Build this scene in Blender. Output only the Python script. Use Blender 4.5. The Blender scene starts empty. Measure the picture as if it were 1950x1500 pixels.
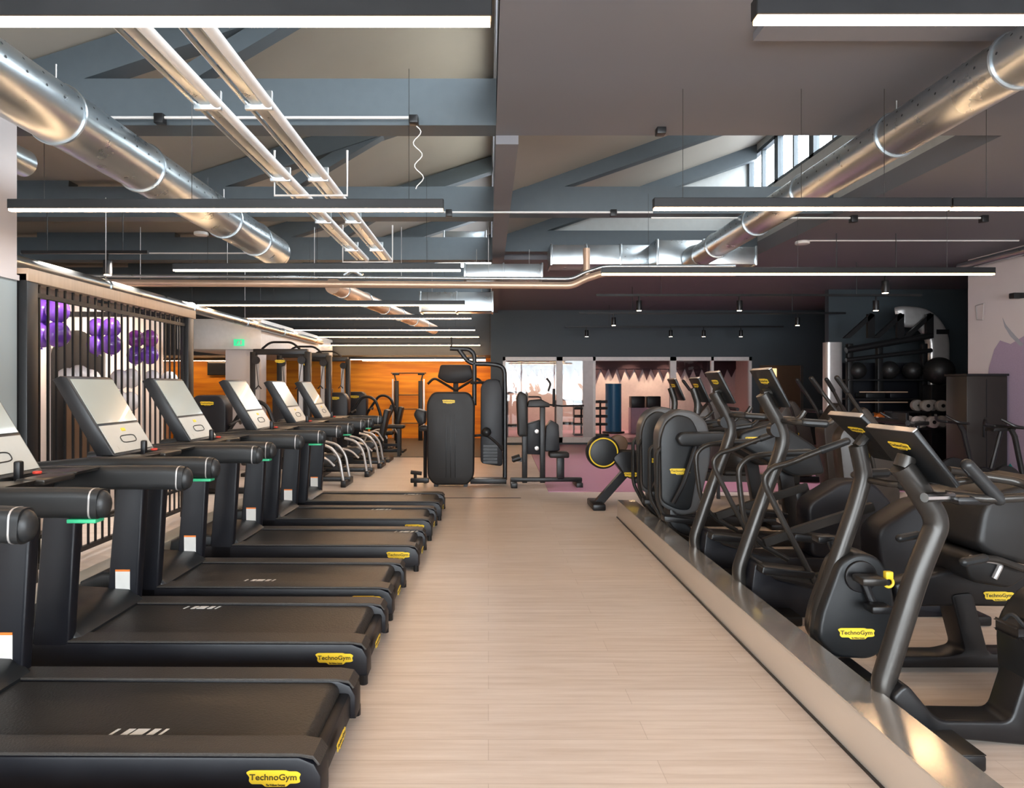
import bpy, bmesh, math, random
from mathutils import Vector, Matrix, Quaternion
random.seed(7)
C = bpy.context.scene.collection
R = math.radians
F = 1250.0; VX = 930.0; VY = 735.0; CH = 1.55
def W(px, py, Y):
    return Vector(((px-VX)*Y/F, Y, CH-(py-VY)*Y/F))
def wx(px, Y): return (px-VX)*Y/F
def wz(py, Y): return CH-(py-VY)*Y/F

# ------------------------------------------------------------------ materials
MATS = {}
def mat(name, col, rough=0.5, metal=0.0, emit=None, es=0.0, noise=None, bump=0.0, coat=0.0, spec=0.5, nscale=(1,1,1)):
    m = bpy.data.materials.new(name); m.use_nodes = True
    nt = m.node_tree; b = nt.nodes['Principled BSDF']
    b.inputs['Base Color'].default_value = (*col, 1)
    b.inputs['Roughness'].default_value = rough
    b.inputs['Metallic'].default_value = metal
    b.inputs['Specular IOR Level'].default_value = spec
    if coat: b.inputs['Coat Weight'].default_value = coat
    if emit:
        b.inputs['Emission Color'].default_value = (*emit, 1); b.inputs['Emission Strength'].default_value = es
    sc, amt = noise or (12.0, 0.10)
    tc = nt.nodes.new('ShaderNodeTexCoord'); mp = nt.nodes.new('ShaderNodeMapping')
    mp.inputs['Scale'].default_value = nscale
    nt.links.new(tc.outputs['Object'], mp.inputs[0])
    n = nt.nodes.new('ShaderNodeTexNoise'); n.inputs['Scale'].default_value = sc; n.inputs['Detail'].default_value = 4
    nt.links.new(mp.outputs[0], n.inputs['Vector'])
    r = nt.nodes.new('ShaderNodeMapRange'); r.inputs[3].default_value = 1-amt; r.inputs[4].default_value = 1+amt
    nt.links.new(n.outputs['Fac'], r.inputs[0])
    mx = nt.nodes.new('ShaderNodeVectorMath'); mx.operation = 'SCALE'
    mx.inputs[0].default_value = col
    nt.links.new(r.outputs[0], mx.inputs['Scale']); nt.links.new(mx.outputs[0], b.inputs['Base Color'])
    r2 = nt.nodes.new('ShaderNodeMapRange'); r2.inputs[3].default_value = max(0.02, rough-0.06); r2.inputs[4].default_value = min(1, rough+0.06)
    nt.links.new(n.outputs['Fac'], r2.inputs[0]); nt.links.new(r2.outputs[0], b.inputs['Roughness'])
    if bump:
        bp = nt.nodes.new('ShaderNodeBump'); bp.inputs['Strength'].default_value = bump; bp.inputs['Distance'].default_value = 0.02
        nt.links.new(n.outputs['Fac'], bp.inputs['Height']); nt.links.new(bp.outputs[0], b.inputs['Normal'])
    MATS[name] = m
    return m
BLK = mat('black_plastic', (.007,.007,.008), .36, spec=.35)
NAVY = mat('black_panel', (.005,.0055,.009), .45, spec=.4)
DG = mat('charcoal_plastic', (.014,.015,.016), .40, spec=.4)
TUBE = mat('graphite_tube', (.040,.037,.034), .31, metal=.55)
COVER = mat('slate_cover', (.009,.0105,.012), .4, spec=.38)
BELT = mat('treadmill_belt', (.024,.022,.020), .42, noise=(90,.25), bump=.15)
RAIL = mat('rail_grip', (.040,.036,.033), .42, noise=(140,.2), bump=.2)
PAD = mat('black_vinyl', (.011,.0105,.0105), .45, spec=.4)
YEL = mat('badge_yellow', (.84,.60,.035), .45)
INK = mat('badge_ink', (.07,.05,.01), .5)
WHT = mat('white_mark', (.72,.70,.66), .5)
GREEN = mat('green_strip', (.03,.42,.20), .4)
ORNG = mat('orange_mark', (.85,.22,.03), .5)
RED = mat('red_button', (.65,.05,.03), .4)
SCR = mat('pale_screen', (.36,.38,.34), .18, coat=.4, noise=(4,.04))
PANEL = mat('pale_panel', (.44,.44,.40), .30)
DSCR = mat('dark_screen', (.02,.022,.025), .12)
CHROME = mat('chrome', (.75,.75,.76), .15, metal=1)
SILV = mat('silver_column', (.52,.50,.49), .34, metal=.6)
GALV = mat('galvanised_steel', (.54,.59,.62), .29, metal=.95, noise=(5,.12))
GALVD = mat('duct_hole', (.04,.045,.05), .7)
STEEL = mat('brushed_steel', (.74,.68,.61), .38, metal=.55, noise=(3,.14), nscale=(1,.3,1))
STEELP = mat('polished_steel', (.92,.90,.86), .15, metal=.85, noise=(2.2,.12), bump=.05)
BEAM = mat('beam_paint', (.078,.098,.112), .55)
SOFF = mat('soffit_paint', (.18,.178,.195), .62, noise=(2,.05))
ROOF = mat('roof_board', (.38,.35,.30), .75, noise=(1.2,.08))
DARKW = mat('dark_wall', (.050,.066,.076), .6, noise=(1.5,.1))
WHITEW = mat('white_wall', (.60,.55,.54), .7, noise=(3,.04))
CREAM = mat('cream_wall', (.80,.68,.60), .7, noise=(3,.04))
GREYB = mat('grey_wall_paint', (.33,.38,.39), .6, noise=(3,.05))
FRAMEW = mat('frame_paint', (.72,.70,.68), .4)
BLKM = mat('black_metal', (.010,.010,.011), .4, metal=.2)
TAN = mat('tan_timber', (.42,.30,.21), .5, nscale=(1,12,1), noise=(3,.2))
COPPER = mat('copper_trunking', (.62,.43,.31), .42, metal=.6)
LAMPW = mat('warm_diffuser', (1,.9,.8), .5, emit=(1,.62,.33), es=28)
LAMPC = mat('downlight_glow', (1,.9,.8), .5, emit=(1,.72,.42), es=25)
PURP = mat('purple_balloon', (.17,.06,.46), .22, coat=.5)
PURP2 = mat('violet_balloon', (.30,.06,.40), .22, coat=.5)
WBAL = mat('white_balloon', (.72,.70,.72), .25, coat=.5)
BLUE = mat('blue_vinyl', (.02,.15,.30), .4)
PINKF = mat('pink_floor', (.46,.23,.33), .35, noise=(1.2,.12), nscale=(.4,2,1))
MURP = mat('mural_purple', (.36,.28,.38), .7, noise=(60,.15))
MURG = mat('mural_grey', (.33,.34,.38), .7)
TEAL = mat('mural_teal', (.02,.25,.25), .6)
BROWN = mat('brown_panel', (.12,.07,.04), .5)
PLATE = mat('grey_urethane', (.30,.27,.25), .5)
VALAN = mat('dark_valance', (.05,.02,.03), .6)
LILAC = mat('lilac_wall', (.45,.30,.38), .6)
MAT_F = mat('dark_gym_mat', (.07,.065,.055), .6)
EXITG = mat('exit_green', (.03,.35,.16), .4, emit=(.05,.8,.35), es=.6)
LITW = mat('lit_window_warm', (1,.7,.4), .5, emit=(1,.62,.28), es=1.1)

def floor_mat():
    m = mat('light_wood_floor', (.6,.5,.4), .36)
    nt = m.node_tree; b = nt.nodes['Principled BSDF']
    tc = nt.nodes.new('ShaderNodeTexCoord'); mp = nt.nodes.new('ShaderNodeMapping'); mp.inputs['Scale'].default_value = (.5,9,1)
    nt.links.new(tc.outputs['Object'], mp.inputs[0])
    n = nt.nodes.new('ShaderNodeTexNoise'); n.inputs['Scale'].default_value = 3.2; n.inputs['Detail'].default_value = 8; n.inputs['Roughness'].default_value = .65
    nt.links.new(mp.outputs[0], n.inputs['Vector'])
    cr = nt.nodes.new('ShaderNodeValToRGB'); e = cr.color_ramp.elements
    e[0].position = .3; e[0].color = (.59,.505,.44,1); e[1].position = .7; e[1].color = (.76,.69,.635,1)
    nt.links.new(n.outputs['Fac'], cr.inputs[0])
    br = nt.nodes.new('ShaderNodeTexBrick'); br.inputs['Scale'].default_value = 1; br.inputs['Brick Width'].default_value = 1.4; br.inputs['Row Height'].default_value = .16
    br.inputs['Mortar Size'].default_value = .0015; br.inputs['Color1'].default_value = (1,1,1,1); br.inputs['Color2'].default_value = (.93,.92,.91,1); br.inputs['Mortar'].default_value = (.75,.72,.70,1)
    nt.links.new(tc.outputs['Object'], br.inputs['Vector'])
    mx = nt.nodes.new('ShaderNodeMix'); mx.data_type = 'RGBA'; mx.blend_type = 'MULTIPLY'; mx.inputs[0].default_value = 1
    nt.links.new(cr.outputs[0], mx.inputs[6]); nt.links.new(br.outputs[0], mx.inputs[7]); nt.links.new(mx.outputs[2], b.inputs['Base Color'])
    return m
WOOD = floor_mat()
def orange_mat():
    m = mat('orange_wall_paint', (.8,.35,.02), .6)
    nt = m.node_tree; b = nt.nodes['Principled BSDF']
    tc = nt.nodes.new('ShaderNodeTexCoord'); mp = nt.nodes.new('ShaderNodeMapping'); mp.inputs['Rotation'].default_value = (0,R(50),0); mp.inputs['Scale'].default_value = (.5,1,6)
    nt.links.new(tc.outputs['Object'], mp.inputs[0])
    n = nt.nodes.new('ShaderNodeTexNoise'); n.inputs['Scale'].default_value = 1.5; n.inputs['Detail'].default_value = 3
    nt.links.new(mp.outputs[0], n.inputs['Vector'])
    cr = nt.nodes.new('ShaderNodeValToRGB'); e = cr.color_ramp.elements
    e[0].position = .35; e[0].color = (.62,.20,.012,1); e[1].position = .65; e[1].color = (.85,.36,.02,1)
    nt.links.new(n.outputs['Fac'], cr.inputs[0]); nt.links.new(cr.outputs[0], b.inputs['Base Color'])
    return m
ORW = orange_mat()
def glass_mat():
    m = bpy.data.materials.new('clear_glass'); m.use_nodes = True; nt = m.node_tree
    nt.nodes.remove(nt.nodes['Principled BSDF']); out = nt.nodes['Material Output']
    t = nt.nodes.new('ShaderNodeBsdfTransparent'); t.inputs[0].default_value = (.95,.96,.96,1)
    g = nt.nodes.new('ShaderNodeBsdfGlossy'); g.inputs['Roughness'].default_value = .02
    lw = nt.nodes.new('ShaderNodeLayerWeight'); pw = nt.nodes.new('ShaderNodeMath'); pw.operation = 'POWER'; pw.inputs[1].default_value = 5
    nt.links.new(lw.outputs['Facing'], pw.inputs[0])
    fr = nt.nodes.new('ShaderNodeMapRange'); fr.inputs[3].default_value = .04; fr.inputs[4].default_value = .75; nt.links.new(pw.outputs[0], fr.inputs[0])
    mx = nt.nodes.new('ShaderNodeMixShader'); nt.links.new(fr.outputs[0], mx.inputs[0]); nt.links.new(t.outputs[0], mx.inputs[1]); nt.links.new(g.outputs[0], mx.inputs[2])
    nt.links.new(mx.outputs[0], out.inputs[0]); return m
GLASS = glass_mat()

# ------------------------------------------------------------------ mesh helpers
def rnd(pts, rad, n=5):
    pts = [Vector(p) for p in pts]; out = [pts[0]]
    for i in range(1, len(pts)-1):
        a, b, c = pts[i-1], pts[i], pts[i+1]
        r = min(rad, (a-b).length*.49, (c-b).length*.49)
        p0 = b+(a-b).normalized()*r; p1 = b+(c-b).normalized()*r
        for k in range(n+1):
            t = k/n; out.append(p0*(1-t)**2+b*2*t*(1-t)+p1*t*t)
    out.append(pts[-1]); return out
def rnd2(pts, rad, n=4):           # closed 2d polygon with rounded corners
    pts = [Vector(p) for p in pts]; out = []; N = len(pts)
    for i in range(N):
        a, b, c = pts[i-1], pts[i], pts[(i+1) % N]
        r = min(rad, (a-b).length*.45, (c-b).length*.45)
        p0 = b+(a-b).normalized()*r; p1 = b+(c-b).normalized()*r
        for k in range(n+1):
            t = k/n; out.append(p0*(1-t)**2+b*2*t*(1-t)+p1*t*t)
    return [(p.x, p.y) for p in out]
class MB:
    def __init__(s): s.bm = bmesh.new()
    def _merge(s, t, mi):
        for f in t.faces: f.material_index = mi
        me = bpy.data.meshes.new('t'); t.to_mesh(me); t.free(); s.bm.from_mesh(me); bpy.data.meshes.remove(me)
        return s
    def box(s, x0, x1, y0, y1, z0, z1, bev=0, mi=0, M=None, seg=2):
        t = bmesh.new(); bmesh.ops.create_cube(t, size=1)
        for v in t.verts: v.co = Vector((x0+(v.co.x+.5)*(x1-x0), y0+(v.co.y+.5)*(y1-y0), z0+(v.co.z+.5)*(z1-z0)))
        if bev:
            bev = min(bev, abs(x1-x0)*.49, abs(y1-y0)*.49, abs(z1-z0)*.49)
            bmesh.ops.bevel(t, geom=t.edges[:], offset=bev, segments=seg, affect='EDGES', profile=.5)
        if M is not None: bmesh.ops.transform(t, matrix=M, verts=t.verts)
        return s._merge(t, mi)
    def prism(s, pts, a0, a1, axis='y', bev=0, mi=0, seg=2, M=None):
        t = bmesh.new()
        def P(p, a): return {'y': (p[0], a, p[1]), 'x': (a, p[0], p[1]), 'z': (p[0], p[1], a)}[axis]
        v0 = [t.verts.new(P(p, a0)) for p in pts]; v1 = [t.verts.new(P(p, a1)) for p in pts]
        n = len(pts); f0 = t.faces.new(v0); f1 = t.faces.new(v1[::-1])
        for i in range(n): t.faces.new((v0[(i+1) % n], v0[i], v1[i], v1[(i+1) % n]))
        bmesh.ops.recalc_face_normals(t, faces=t.faces)
        if bev:
            e = list(set(f0.edges[:]+f1.edges[:]))
            bmesh.ops.bevel(t, geom=e, offset=bev, segments=seg, affect='EDGES', profile=.5, clamp_overlap=True)
        if M is not None: bmesh.ops.transform(t, matrix=M, verts=t.verts)
        return s._merge(t, mi)
    def sweep(s, pts, cs, mi=0, up=None, closed=False, cap=True):
        pts = [Vector(p) for p in pts]; t = bmesh.new(); N = len(pts); rings = []
        tans = []
        for i in range(N):
            if closed: d = pts[(i+1) % N]-pts[i-1]
            else: d = pts[min(i+1, N-1)]-pts[max(i-1, 0)]
            tans.append(d.normalized())
        if up is None:
            a = Vector((0,1,0)) if abs(tans[0].y) < .9 else Vector((0,0,1))
            ref = (a-tans[0]*a.dot(tans[0])).normalized()
        for i in range(N):
            tg = tans[i]
            if up is not None:
                u_ = Vector(up); v = (u_-tg*u_.dot(tg)).normalized()
            else:
                if i: q = tans[i-1].rotation_difference(tg); ref = q @ ref
                v = ref
            u = v.cross(tg).normalized()
            rings.append([t.verts.new(pts[i]+u*c[0]+v*c[1]) for c in cs])
        M_ = len(cs)
        for i in range(N if closed else N-1):
            a, b = rings[i], rings[(i+1) % N]
            for k in range(M_): t.faces.new((a[k], a[(k+1) % M_], b[(k+1) % M_], b[k]))
        if cap and not closed: t.faces.new(rings[0][::-1]); t.faces.new(rings[-1])
        bmesh.ops.recalc_face_normals(t, faces=t.faces)
        return s._merge(t, mi)
    def tube(s, pts, r, n=10, mi=0, rad=0, ry=None, up=None, closed=False):
        if rad: pts = rnd(pts, rad)
        cs = [(r*math.cos(2*math.pi*k/n), (ry or r)*math.sin(2*math.pi*k/n)) for k in range(n)]
        return s.sweep(pts, cs, mi, up, closed)
    def cap_tube(s, pts, r, n=12, mi=0, rad=0):     # rounded both ends
        if rad: pts = rnd(pts, rad)
        s.tube(pts, r, n, mi); s.sph(pts[0], r, mi, n); s.sph(pts[-1], r, mi, n); return s
    def sph(s, c, r, mi=0, n=14, sc=(1,1,1)):
        t = bmesh.new(); bmesh.ops.create_uvsphere(t, u_segments=n, v_segments=max(6, n//2+2), radius=r)
        for v in t.verts: v.co = Vector((v.co.x*sc[0]+c[0], v.co.y*sc[1]+c[1], v.co.z*sc[2]+c[2]))
        return s._merge(t, mi)
    def disc(s, c, r, th, axis='y', n=32, mi=0, bev=0, r2=None):
        t = bmesh.new(); bmesh.ops.create_cone(t, cap_ends=True, segments=n, radius1=r, radius2=r2 or r, depth=th)
        if bev:
            e = [e for e in t.edges if abs(e.verts[0].co.z-e.verts[1].co.z) < 1e-6]
            bmesh.ops.bevel(t, geom=e, offset=bev, segments=3, affect='EDGES', profile=.5)
        M = {'y': Matrix.Rotation(R(90), 4, 'X'), 'x': Matrix.Rotation(R(90), 4, 'Y'), 'z': Matrix.Identity(4)}[axis]
        bmesh.ops.transform(t, matrix=Matrix.Translation(c) @ M, verts=t.verts)
        return s._merge(t, mi)
    def torus(s, c, R_, r, axis='y', n=36, mi=0, m=8):
        P = []
        for k in range(n):
            a = 2*math.pi*k/n; x, y = R_*math.cos(a), R_*math.sin(a)
            P.append(Vector(c)+Vector({'y': (x, 0, y), 'x': (0, x, y), 'z': (x, y, 0)}[axis]))
        return s.tube(P, r, m, mi, closed=True, up={'y': (0,1,0), 'x': (1,0,0), 'z': (0,0,1)}[axis])
    def mesh(s, name, mats):
        me = bpy.data.meshes.new(name); s.bm.to_mesh(me); s.bm.free()
        for m in (mats if isinstance(mats, (list, tuple)) else [mats]): me.materials.append(m)
        me.polygons.foreach_set('use_smooth', [True]*len(me.polygons))
        try: me.set_sharp_from_angle(angle=R(35))
        except Exception: pass
        return me
    def obj(s, name, mats, parent=None, label=None, cat=None, group=None, kind=None):
        o = bpy.data.objects.new(name, s.mesh(name, mats)); C.objects.link(o)
        if parent: o.parent = parent
        tag(o, label, cat, group, kind); return o
def tag(o, label=None, cat=None, group=None, kind=None):
    if label: o['label'] = label
    if cat: o['category'] = cat
    if group: o['group'] = group
    if kind: o['kind'] = kind
    return o
def thing(name, label, cat, loc=(0,0,0), group=None, rz=0):
    o = bpy.data.objects.new(name, None); C.objects.link(o); o.location = loc; o.rotation_euler = (0,0,rz)
    o.empty_display_size = .1
    return tag(o, label, cat, group)
def dup(o, loc=None, label=None, rz=None, parent=None):
    c = o.copy(); C.objects.link(c)
    if parent: c.parent = parent
    for ch in list(o.children): dup(ch, parent=c)
    if loc is not None: c.location = loc
    if rz is not None: c.rotation_euler = (0,0,rz)
    if label: c['label'] = label
    return c
def struct(name, mb, m, label, cat='structure'): return mb.obj(name, m, None, label, cat, None, 'structure')

# ------------------------------------------------------------------ badge
def text_mesh(body, size, th=.0006):
    cu = bpy.data.curves.new('txt', 'FONT'); cu.body = body; cu.size = size; cu.align_x = 'CENTER'; cu.align_y = 'CENTER'; cu.extrude = th; cu.space_character = 1.02; cu.offset = .0006
    o = bpy.data.objects.new('txt', cu); C.objects.link(o)
    bpy.context.view_layer.update()
    me = bpy.data.meshes.new_from_object(o.evaluated_get(bpy.context.evaluated_depsgraph_get()))
    bpy.data.objects.remove(o); bpy.data.curves.remove(cu); return me
def badge_mesh():
    mb = MB()
    pts = [(-.100,.022),(-.085,.030),(.045,.030),(.055,.026),(.085,.026),(.100,.016),(.092,.004),(.098,-.012),(.085,-.017),(.058,-.018),(.048,-.029),(-.030,-.030),(-.040,-.020),(-.080,-.020),(-.090,-.008),(-.086,.004)]
    mb.prism(rnd2(pts, .006, 3), -.003, 0, 'y', bev=.001, seg=1)
    for body, size, dz, dx in (('TechnoGym', .030, .005, 0), ('The Wellness Company', .0085, -.0225, .008)):
        me = text_mesh(body, size)
        w = max(v.co.x for v in me.vertices)-min(v.co.x for v in me.vertices)
        k = (.170 if dz > 0 else .07)/w
        me.transform(Matrix.Translation((dx, -.0036, dz)) @ Matrix.Rotation(R(90), 4, 'X') @ Matrix.Scale(k, 4, (1,0,0)))
        n0 = len(mb.bm.faces); mb.bm.from_mesh(me); mb.bm.faces.ensure_lookup_table()
        for f in mb.bm.faces[n0:]: f.material_index = 1
        bpy.data.meshes.remove(me)
    return mb.mesh('logo_badge', [YEL, INK])
BADGE = badge_mesh()
def badge(parent, loc, rot=(0,0,0), s=1.0):
    o = bpy.data.objects.new('logo_badge', BADGE); C.objects.link(o); o.parent = parent
    o.location = loc; o.rotation_euler = rot; o.scale = (s, s, s)
    o['label'] = 'yellow maker badge with dark lettering'
    return o

# ------------------------------------------------------------------ room shell
mb = MB().box(-9.5, 10.0, -5, 20, -.1, 0); struct('floor', mb, WOOD, 'light wood-look floor running through the gym', 'floor')
mb = MB().prism([(.88,9.62),(7.6,9.62),(7.6,10.4),(9.9,10.4),(9.9,17.3),(1.02,17.3)], 0, .012, 'z'); struct('floor_pink', mb, PINKF, 'pink and purple rubber floor in front of the glass wall', 'floor')
mb = MB().box(.3, 8.6, 17.36, 23, -.1, .012); struct('floor_studio', mb, PINKF, 'pink floor inside the glazed studio', 'floor')
mb = MB().box(-6.5, .3, 14.3, 19.4, 0, .012); struct('floor_mat', mb, MAT_F, 'dark rubber floor in front of the orange wall', 'floor')
mb = MB().box(-1.0, .45, 9.08, 9.11, 0, .004); struct('trim_1', mb, BLKM, 'thin dark metal joint strip across the wood floor', 'trim')

# soffits on the right and centre partition
mb = MB()
mb.box(.06, 7.6, -5, 5.24, 3.55, 3.75)
mb.box(4.1, 7.6, 5.24, 10.4, 3.55, 3.75); mb.box(4.1, 9.9, 10.4, 17.5, 3.55, 3.75); mb.box(.24, 4.1, 10.4, 17.5, 3.552, 3.75)
struct('ceiling_soffit', mb, SOFF, 'lowered grey-brown ceiling on the right with a skylight opening', 'ceiling')
mb = MB().box(1.50, 7.6, -5, 3.72, 3.505, 3.55); struct('ceiling_drop', mb, SOFF, 'slightly lower ceiling panel above the nearest right pendant light', 'ceiling')
mb = MB().box(.06, .24, -5, 5.24, 3.56, 4.05); mb.box(.06, .24, 5.24, 17.45, 3.48, 4.05); mb.box(.06, .24, -5, 17.45, 5.05, 5.4)
for yy in (-2.6,-.1, 2.5, 5.14, 7.85, 10.5, 13.1, 15.8): mb.box(.06, .24, yy, yy+.16, 4.05, 5.05)
struct('wall_partition', mb, SOFF, 'narrow downstand between the two roof bays', 'wall')
mb = MB().box(4.1, 4.2, 5.24, 10.4, 3.75, 4.45); mb.box(4.1, 4.2, 5.24, 10.4, 5.15, 5.4)
mb.box(.24, 4.2, 10.4, 10.5, 3.75, 5.5); mb.box(.24, 4.2, 5.14, 5.24, 3.75, 5.5)
struct('wall_clerestory', mb, mat('upstand_paint', (.50,.52,.51), .6), 'pale upstand around the skylight opening', 'wall')
# roof bays
def slope(name, x0, x1, z0, z1, y0, y1, lab):
    mb = MB().prism([(x0,z0),(x1,z1),(x1,z1+.12),(x0,z0+.12)], y0, y1, 'y'); return struct(name, mb, ROOF, lab, 'ceiling')
slope('ceiling_bay', -3.95, .06, 3.96, 5.25, -5, 18.4, 'beige sloping roof boards above the treadmills')
slope('ceiling_bay', .24, 4.2, 3.85, 5.28, 5.0, 10.6, 'beige sloping roof boards seen through the skylight opening')
mb = MB().box(-9.6, -3.95, -5, 20, 4.0, 4.15); mb.box(-9.6, .06, 18.3, 20, 4.0, 4.1)
struct('ceiling', mb, ROOF, 'flat beige ceiling over the left edge of the gym', 'ceiling')
BY = [-.2, 2.42, 5.06, 7.8, 10.45, 13.1, 15.8]
for i, y in enumerate(BY):
    mb = MB().box(-9.4, .06, y, y+.22, 3.56, 3.92)
    mb.prism([(-3.95,3.66),(.06,4.98),(.06,5.22),(-3.95,3.94)], y+.02, y+.2, 'y')
    mb.prism([(-7.2,3.9),(-5.0,3.9),(-5.0,4.0),(-7.2,4.0)], y+.02, y+.2, 'y')
    mb.prism([(-2.6,3.9),(-2.35,3.9),(-1.0,4.70),(-1.2,4.75)], y+.04, y+.18, 'y')
    struct('ceiling_beam', mb, BEAM, 'blue-grey roof truss, %s from the front on the left' % ['first','second','third','fourth','fifth','sixth','seventh'][i], 'beam')
for i, y in enumerate((7.8, 10.0)):
    mb = MB().box(.24, 4.1, y, y+.2, 3.60, 3.92)
    mb.prism([(.24,3.70),(4.1,5.02),(4.1,5.24),(.24,3.95)], y+.02, y+.18, 'y')
    struct('ceiling_beam', mb, BEAM, 'blue-grey roof truss crossing the skylight opening, %s' % ['nearer one','farther one'][i], 'beam')
# clerestory windows
for i in range(5):
    y0 = 5.3+i*1.02
    t = MB().box(4.11, 4.19, y0, y0+.06, 4.45, 5.15); t.box(4.11, 4.19, y0+.96, y0+1.02, 4.45, 5.15); t.box(4.11, 4.19, y0, y0+1.02, 4.45, 4.50); t.box(4.11, 4.19, y0, y0+1.02, 5.10, 5.15); t.box(4.12, 4.18, y0+.49, y0+.53, 4.5, 5.1)
    w = struct('window_%d' % (i+1), t, BEAM, 'clerestory window above the skylight opening, number %d from the front' % (i+1), 'window')
    MB().box(4.145, 4.155, y0+.06, y0+.96, 4.5, 5.1).obj('pane', GLASS, w)

for i in range(16):
    y0 = -4.4+i*1.33
    t = MB()
    t.box(.12, .18, y0, y0+.05, 4.05, 5.05); t.box(.12, .18, y0+.05, y0+1.33, 4.05, 4.10); t.box(.12, .18, y0+.05, y0+1.33, 5.0, 5.05)
    w = struct('window_%d' % (i+10), t, BEAM, 'clerestory window above the centre downstand, pane %d from the front' % (i+1), 'window')
    MB().box(.145, .155, y0+.05, y0+1.33, 4.1, 5.0).obj('pane', GLASS, w)
# walls
mb = MB().box(7.6, 7.75, -5, 10.4, 0, 3.75); struct('wall_right', mb, WHITEW, 'white wall with a purple mural at the right', 'wall')
mb = MB().box(7.75, 9.9, 10.25, 10.4, 0, 3.75); mb.box(9.9, 10.0, 10.25, 17.4, 0, 3.75); struct('wall_right_recess', mb, DARKW, 'dark return wall around the storage recess', 'wall')
mb = MB().box(7.05, 9.9, 13.6, 13.75, 0, 3.75); struct('wall_recess_back', mb, DARKW, 'dark wall behind the storage rack', 'wall')
mb = MB()
mb.box(.06, 9.9, 17.3, 17.45, 2.32, 3.75); mb.box(.06, .38, 17.3, 17.45, 0, 2.32); mb.box(6.95, 7.15, 17.3, 17.45, 0, 2.32); mb.box(8.3, 9.9, 17.3, 17.45, 0, 2.32); mb.box(.38, 6.95, 17.3, 17.45, 0, .06)
mb.box(7.15, 8.3, 17.3, 17.45, 2.1, 2.32)
struct('wall_back', mb, DARKW, 'dark blue-grey wall above the glazed studio front', 'wall')
mb = MB().box(-9.5, .06, 19.5, 19.65, 0, 4.1); mb.box(.06, .2, 17.45, 19.65, 0, 3.75); struct('wall_orange', mb, ORW, 'orange feature wall at the far left end', 'wall')
mb = MB().box(-9.65, -9.5, -5, 19.65, 0, 4.1); struct('wall_left', mb, CREAM, 'cream outer wall on the left', 'wall')
mb = MB().box(-5.3, -5.2, 4.9, 10.5, 0, 2.6); mb.box(-9.5,-5.3,4.85,4.95,0,2.6); struct('wall_enclosure', mb, CREAM, 'cream wall behind the black bar screen', 'wall')
mb = MB()
mb.box(-4.6, -3.62, 4.55, 5.04, 1.80+.58, 3.95); mb.box(-4.62, -3.60, 4.53, 5.04, 2.36, 2.40)
p = struct('wall_pillar', mb, WHITEW, 'square pillar at the left edge, white above', 'wall')
MB().box(-4.6, -3.62, 4.55, 5.04, 0, 2.37).obj('lower_paint', GREYB, p)
# rear wall behind the viewpoint with a big window
mb = MB().box(-9.6, -6, -5.1, -5, 0, 4.2); mb.box(6, 7.75, -5.1, -5, 0, 4.2); mb.box(-6, 6, -5.1, -5, 0, .3); mb.box(-6, 6, -5.1, -5, 3.3, 5.4)
struct('wall_front', mb, WHITEW, 'wall with a wide window behind the viewpoint', 'wall')
mb = MB()
for k in range(7): mb.box(-6+k*2-.03, -6+k*2+.03, -5.08, -5.02, .3, 3.3)
mb.box(-6, 6, -5.08, -5.02, 3.24, 3.3); mb.box(-6, 6, -5.08, -5.02, .3, .36)
w = struct('window_9', mb, BLKM, 'wide window behind the viewpoint', 'window')
MB().box(-6, 6, -5.055, -5.045, .36, 3.24).obj('pane', GLASS, w)
# orange area soffit and white bulkhead
mb = MB().box(-9.5, .06, 17.6, 19.5, 2.38, 4.0); struct('ceiling_lowered', mb, mat('dark_soffit', (.06,.065,.068), .6), 'dark lowered ceiling before the orange wall', 'ceiling')
mb = MB().box(-5.7, -4.15, 12, 17.5, 2.22, 2.78, bev=.02); struct('wall_bulkhead', mb, FRAMEW, 'white boxed bulkhead under the ceiling', 'wall')
mb = MB().box(-4.85, -4.26, 12.1, 12.6, 0, 2.22, bev=.01); struct('wall_column', mb, WHITEW, 'pale column below the white bulkhead', 'wall')

# studio behind glass
mb = MB().box(.2, 8.7, 22.9, 23.0, 0, 3.2); mb.box(.2, .3, 17.46, 23, 0, 3.2); mb.box(8.6, 8.7, 17.46, 23, 0, 3.2)
struct('wall_studio', mb, mat('studio_wall', (.70,.56,.55), .7), 'cream back wall of the glazed studio', 'wall')
mb = MB().box(.2, 8.7, 17.46, 23, 2.95, 3.1); struct('ceiling_studio', mb, SOFF, 'grey studio ceiling', 'ceiling')
mb = MB().box(.3, 8.6, 22.8, 22.9, 2.15, 2.95)
for k in range(28):
    x = .35+k*.295
    mb.prism([(x,2.16),(x+.29,2.16),(x+.145,1.86-.05*(k % 3))], 22.82, 22.88, 'y')
mb.obj('zigzag_valance', VALAN, None, 'dark zigzag-edged valance across the top of the studio wall', 'valance')
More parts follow.
